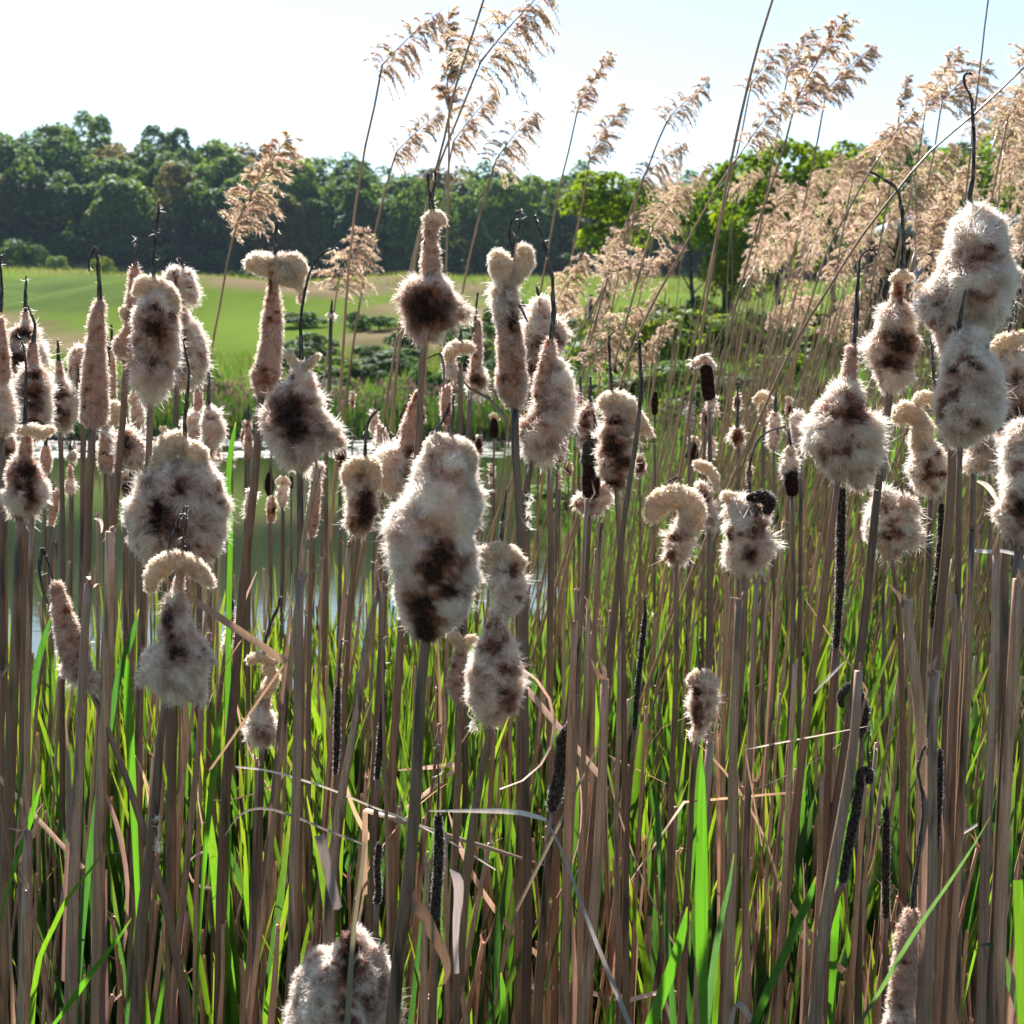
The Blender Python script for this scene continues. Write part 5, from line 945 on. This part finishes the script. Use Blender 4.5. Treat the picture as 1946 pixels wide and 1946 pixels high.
# ------------------------------------------------------------------ trees and bushes
def crown_mesh(seed, rx, ry, rz, n, leaf, cols, lobes=26, low=.0):
    r = np.random.default_rng(seed); cen = []; rad = []
    for i in range(lobes):
        d = norm(r.normal(size=3)); d[2] = abs(d[2]) * 1.15 - .35 if r.random() < .75 else d[2]
        q = d * r.uniform(.45, .80); rr = r.uniform(.22, .42); cen.append(q); rad.append(rr)
    cen = np.array(cen); rad = np.array(rad); li = r.choice(lobes, n, p=rad ** 2 / (rad ** 2).sum())
    d = norm(r.normal(size=(n, 3)) + np.array([0, 0, .25])); d[:, 2] = np.where(d[:, 2] < -.5, -d[:, 2], d[:, 2])
    q = cen[li] + d * (rad[li] * (1 - .28 * r.random(n) ** 2))[:, None]
    inner = np.min(np.linalg.norm(q[:, None, :] - cen[None], axis=-1) / rad[None], axis=1) < .72
    q = q[~inner]; d = d[~inner]; li = li[~inner]; n = len(q)
    P = q * np.array([rx, ry, rz]); sz = leaf * r.uniform(.6, 1.3, n); nrm = norm(d + r.normal(size=(n, 3)) * .6 + np.array([0, 0, .35]))
    u = norm(np.cross(nrm, r.normal(size=(n, 3)))); v = np.cross(nrm, u)
    V = np.stack([P - u * sz[:, None], P + v * sz[:, None] * .55 - u * sz[:, None] * .1, P + u * sz[:, None], P - v * sz[:, None] * .55 + u * sz[:, None] * .1], 1).reshape(-1, 3)
    lc = np.array(cols)[r.integers(0, len(cols), lobes)]; C_ = np.repeat(lc[li] * r.uniform(.7, 1.3, (n, 1)), 4, axis=0)
    b = Buf(); b.add(V, [np.arange(4 * n).reshape(-1, 4)], C_); return b.mesh("crown", TREEM, smooth=False)
def trunk_mesh(seed, h, r0, lean=.1, limbs=5):
    r = np.random.default_rng(seed); b = Buf(); z = np.linspace(-.3, h, 8); t = np.clip(z / h, 0, 1); P = np.stack([r.normal() * lean * t + .03 * h * np.sin(t * 3 + seed), r.normal() * lean * t, z], -1)
    add_tube(b, P, r0 * (1.15 - .85 * t), 8)
    for i in range(limbs):
        j = r.uniform(.35, .9); p0 = np.array([np.interp(j, t, P[:, a]) for a in range(3)]); a = r.uniform(0, 6.28); L = h * r.uniform(.25, .45); q = np.linspace(0, 1, 5)[:, None]
        Q = p0 + np.array([math.cos(a) * .7, math.sin(a) * .7, .6]) * q * L + np.array([0, 0, .2 * L]) * q ** 2; add_tube(b, Q, r0 * .4 * (1 - .8 * q[:, 0]), 5)
    return b.mesh("trunk", BARK)
FC = [[(.050, .105, .022), (.066, .125, .025), (.042, .090, .025)], [(.095, .165, .028), (.115, .185, .030), (.075, .14, .028)], [(.034, .075, .024), (.045, .095, .026)],
      [(.16, .135, .055), (.13, .12, .05), (.09, .12, .04)], [(.14, .20, .030), (.11, .17, .028)], [(.055, .12, .03), (.08, .145, .03), (.05, .10, .025)]]
TV = [(crown_mesh(50 + i, 4.6, 4.6, 8.6, 9500, .34, FC[i], 52), trunk_mesh(60 + i, 9.5, .38, .5)) for i in range(6)]
con_b = Buf(); rr_ = np.random.default_rng(77); n_ = 3500; t_ = rr_.random(n_) ** .7; a_ = rr_.uniform(0, 6.28, n_); rad_ = (1 - t_) * 2.3 * (.55 + .45 * (np.sin(t_ * 70) > 0)); P_ = np.stack([np.cos(a_) * rad_, np.sin(a_) * rad_, t_ * 16 - 6], -1)
u_ = np.stack([np.cos(a_), np.sin(a_), -.35 + 0 * a_], -1); v_ = np.stack([-np.sin(a_), np.cos(a_), 0 * a_], -1)
con_b.add(np.stack([P_ - u_ * .5, P_ + v_ * .25, P_ + u_ * .5, P_ - v_ * .25], 1).reshape(-1, 3), [np.arange(4 * n_).reshape(-1, 4)], np.array([.018, .042, .02])); CONM = con_b.mesh("crown", TREEM, smooth=False)
KN = ["dark green forest tree in the wall of woodland beyond the fairway", "mid-green forest tree in the wall of woodland beyond the fairway", "very dark forest tree in the wall of woodland beyond the fairway", "russet-tinged forest tree in the wall of woodland beyond the fairway", "bright yellow-green forest tree in the wall of woodland beyond the fairway", "bushy green forest tree in the wall of woodland beyond the fairway"]
def place_tree(vi, x, y, s, sz, label, group, name="deciduous_tree", meshes=None, sink=0):
    cm, tm = meshes or TV[vi]; z = float(gz(x, y)) - sink; o = tag(empty(name, (x, y, z)), label, "tree", group); o.rotation_euler = (0, 0, RNG.uniform(0, 6.28)); o.scale = (s, s, sz)
    tr = link("trunk", tm, o); c = link("crown", cm, o, loc=(0, 0, 7.2)); return o
for row, (y0, n, s0) in enumerate([(166, 34, .86), (174, 34, .98), (184, 33, 1.04), (196, 32, 1.12)]):
    for i in range(n):
        x = -.43 * y0 + (.86 * y0) * (i + RNG.uniform(.15, .85)) / n; y = y0 + RNG.uniform(-3, 3)
        px = CX + x / y * F; k = np.interp(px, [0, 500, 800, 1060, 1200, 1600, 1946], [.86, .86, .88, .86, .85, .9, 1.02])
        vi = int(RNG.choice(6, p=[.26, .2, .2, .12, .08, .14])); s = s0 * RNG.uniform(.82, 1.15)
        place_tree(vi, x, y, s, s0 * k * RNG.uniform(.88, 1.12) * .96, near_label(KN[vi].split(' in the')[0] + ' in front row', px, 300, KN[vi], 45) if row == 0 else KN[vi], "forest trees beyond the fairway")
for px, y, h in ((1580, 180, .78),):
    x = (px - CX) / F * y; place_tree(0, x, y, 1, h, "pointed dark conifer rising above the forest roofline", "conifers in the forest", "conifer", (CONM, TV[0][1]))
# understory at the forest foot
BUSHC = [[(.045, .10, .02), (.06, .12, .02)], [(.09, .17, .02), (.12, .20, .03)], [(.03, .07, .02), (.04, .09, .025)], [(.14, .19, .03), (.10, .17, .025)]]
BM = [crown_mesh(90 + i, 1, 1, .8, 2600, .075, BUSHC[i], 16) for i in range(4)]
BTW = trunk_mesh(95, .8, .06, .1, 6)
def bush(vi, x, y, s, label, group, sz=None):
    z = float(gz(x, y)); o = tag(empty("bush", (x, y, z)), label, "bush", group); o.rotation_euler = (0, 0, RNG.uniform(0, 6.28)); sz = sz or s; o.scale = (s, s, sz)
    link("foliage", BM[vi], o, loc=(0, 0, .5)); link("stem", BTW, o); return o
for px, y, s, vi, l in ((25, 150, 3.0, 0, "leafy bush at the forest foot by the left edge"), (75, 152, 2.4, 0, "bush right of the leftmost one at the forest foot"), (118, 150, 1.5, 1, "pale small bush against the dark forest foot"), (205, 138, 1.6, 3, "yellow flowering bush on the mound"), (460, 150, 1.8, 2, "dark bush on the rise left of centre"),
                        (640, 120, 1.3, 2, "low dark bush by the fairway edge")): bush(vi, (px - CX) / F * y, y, s, l, "bushes beyond the fairway")
for i in range(26):
    y = RNG.uniform(42, 50); px = RNG.uniform(380, 1010) if i % 3 else RNG.uniform(-20, 380); bush(int(RNG.integers(0, 3)), (px - CX) / F * y, y, RNG.uniform(.5, 1.1), "low green bush in the row between pond and fairway", "low bushes behind the pond", RNG.uniform(.3, .6))
for i in range(34):
    y = RNG.uniform(43, 66); px = 560 + 520 * (i + RNG.random()) / 34; bush(int(RNG.choice([0, 2, 1, 2])), (px - CX) / F * y, y, RNG.uniform(.5, 1.5), "scrubby bush on the rough bank beyond the pond, left of the reed bed", "scrub on the far bank", RNG.uniform(.35, .9))
for i in range(30):
    y = RNG.uniform(13, 36); px = RNG.uniform(1060, 2000); bush(int(RNG.choice([0, 1, 3, 1])), (px - CX) / F * y, y, RNG.uniform(.4, 1.1), "leafy green bush seen through the reeds at right", "bushes behind the reed bed", RNG.uniform(.25, .55))
for i in range(26):
    y = RNG.uniform(22, 44); px = 1040 + 960 * (i + RNG.random()) / 26; bush(int(RNG.choice([3, 1, 3, 0])), (px - CX) / F * y, y, RNG.uniform(.7, 1.5), "broad yellow-green shrub on the slope behind the reeds", "shrubs on the slope behind the reeds", RNG.uniform(.6, 1.3))
# young maples behind the reed bed
YC = [[(.14, .21, .02), (.17, .25, .03), (.10, .17, .02)], [(.09, .17, .02), (.12, .20, .025)]]
YM = [(crown_mesh(110 + i, 1.5, 1.5, 1.35, 5200, .085, YC[i % 2], 24), trunk_mesh(120 + i, 2.9, .07, .15, 6)) for i in range(3)]
for px, pyc, rp, y, vi, l in ((1150, 410, 95, 36, 0, "young yellow-green maple, leftmost behind the reeds"), (1312, 432, 95, 34, 1, "round young maple behind the reeds, second from left"), (1470, 400, 150, 30, 0, "large bright green tree behind the densest reeds"), (1590, 390, 120, 32, 2, "bright green tree right of the large one"),
                              (1700, 470, 110, 30, 1, "low green tree before the shelter"), (1830, 380, 110, 48, 1, "green tree behind the shelter roof"), (1935, 320, 130, 60, 2, "green tree at the right edge above the shelter"), (1400, 520, 90, 33, 2, "small bushy tree between the maples")):
    x = (px - CX) / F * y; zc = EYE + (HOR - pyc) / F * y; g = float(gz(x, y)); R = rp / F * y; cm, tm = YM[vi]
    o = tag(empty("young_tree", (x, y, g)), l, "tree", "young trees behind the reed bed"); c = link("crown", cm, o, loc=(0, 0, zc - g)); c.scale = (R / 1.5, R / 1.5, R / 1.35); c.rotation_euler = (0, 0, RNG.uniform(0, 6)); t = link("trunk", tm, o); hh = max(.6, (zc - g)); t.scale = (1, 1, hh / 2.9)
for i in range(16):
    y = RNG.uniform(75, 120); x = RNG.uniform(.26, .42) * y; s = RNG.uniform(.6, .85); place_tree(int(RNG.choice([0, 1, 5, 4])), x, y, s, s, "green tree on the slope at far right behind the shelter", "trees on the right slope")
# wooden stakes by the young maple
for px, py0, py1 in ((1122, 560, 655), (1140, 545, 660), (1376, 480, 590), (1390, 485, 595)):
    y = 34.0; a = at(px, py1, y); g = float(gz(a[0], y)); b = Buf(); top = at(px, py0, y)[2]
    add_tube(b, np.array([[a[0], y, g - .1], [a[0], y, (g + top) / 2], [a[0], y, top]]), .06, 8); m = bpy.data.materials.get("stake_wood") or m_flat("stake_wood", (.06, .045, .035), .8)
    base = (a[0], y, g); tag(link("tree_stake", b.mesh("tree_stake", m, base), None, base), {1122: "left stake by the leftmost young maple", 1140: "right stake by the leftmost young maple", 1376: "left stake further right behind the reeds", 1390: "right stake further right behind the reeds"}[px], "tree stake", "wooden tree stakes")
# open shelter with pale roof at the far right
def box(b, x0, x1, y0, y1, z0, z1):
    V = np.array([(x, y, z) for z in (z0, z1) for y in (y0, y1) for x in (x0, x1)]); b.add(V, [np.array([[0, 1, 5, 4], [1, 3, 7, 5], [3, 2, 6, 7], [2, 0, 4, 6], [4, 5, 7, 6], [0, 2, 3, 1]])])
def shelter():
    y = 27.0; X = lambda px: (px - CX) / F * y; Z = lambda py: EYE + (HOR - py) / F * y
    base = np.array([X(1850), y, float(gz(X(1850), y))]); e = tag(empty("open_shelter", base), "low open shelter with flat pale roof and blue-grey posts behind the reeds at far right", "shelter")
    roof = m_flat("zinc_roof", (.52, .55, .60), .35, .12); post = m_flat("blue_grey_paint", (.12, .17, .23), .5, .1); wall = m_flat("dark_boards", (.045, .04, .045), .8, .4); gl = m_flat("dark_glass", (.03, .045, .07), .1, .1)
    b = Buf(); box(b, X(1700), X(2150), y - .6, y + 4, Z(436), Z(420)); link("roof", b.mesh("roof", roof, base, smooth=False), e)
    b = Buf(); box(b, X(1708), X(2150), y - .45, y - .38, Z(450), Z(438)); link("fascia", b.mesh("fascia", roof, base, smooth=False), e)
    for px in (1722, 1836, 1940, 2040): b = Buf(); box(b, X(px), X(px) + .16, y - .35, y - .19, base[2] - .4, Z(450)); link("post", b.mesh("post", post, base, smooth=False), e)
    b = Buf(); box(b, X(1712), X(2140), y + 3.0, y + 3.15, base[2] - .4, Z(437)); link("back_wall", b.mesh("back_wall", wall, base, smooth=False), e)
    b = Buf(); box(b, X(1860), X(1930), y + 2.9, y + 2.97, Z(560), Z(490)); link("window", b.mesh("window", gl, base, smooth=False), e)
shelter()
for i in range(40):
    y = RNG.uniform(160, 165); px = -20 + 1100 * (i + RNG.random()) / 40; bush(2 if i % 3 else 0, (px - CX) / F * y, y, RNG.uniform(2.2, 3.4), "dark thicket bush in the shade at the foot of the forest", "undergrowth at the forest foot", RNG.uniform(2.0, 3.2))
def haze():
    m = bpy.data.materials.new("haze"); m.use_nodes = True; nt = m.node_tree; nt.nodes.clear()
    v = nd(nt, "ShaderNodeVolumePrincipled"); v.inputs['Color'].default_value = (.62, .80, 1, 1); v.inputs['Density'].default_value = .00016; v.inputs['Anisotropy'].default_value = .0
    o = nd(nt, "ShaderNodeOutputMaterial"); nt.links.new(v.outputs[0], o.inputs['Volume'])
    b = Buf(); box(b, -460, 460, -66, 1260, -3, 75); tag(link("haze", b.mesh("haze", m, smooth=False)), kind='stuff')
haze()
print("HAIRS", NHAIR, "OBJECTS", len(sc.objects))
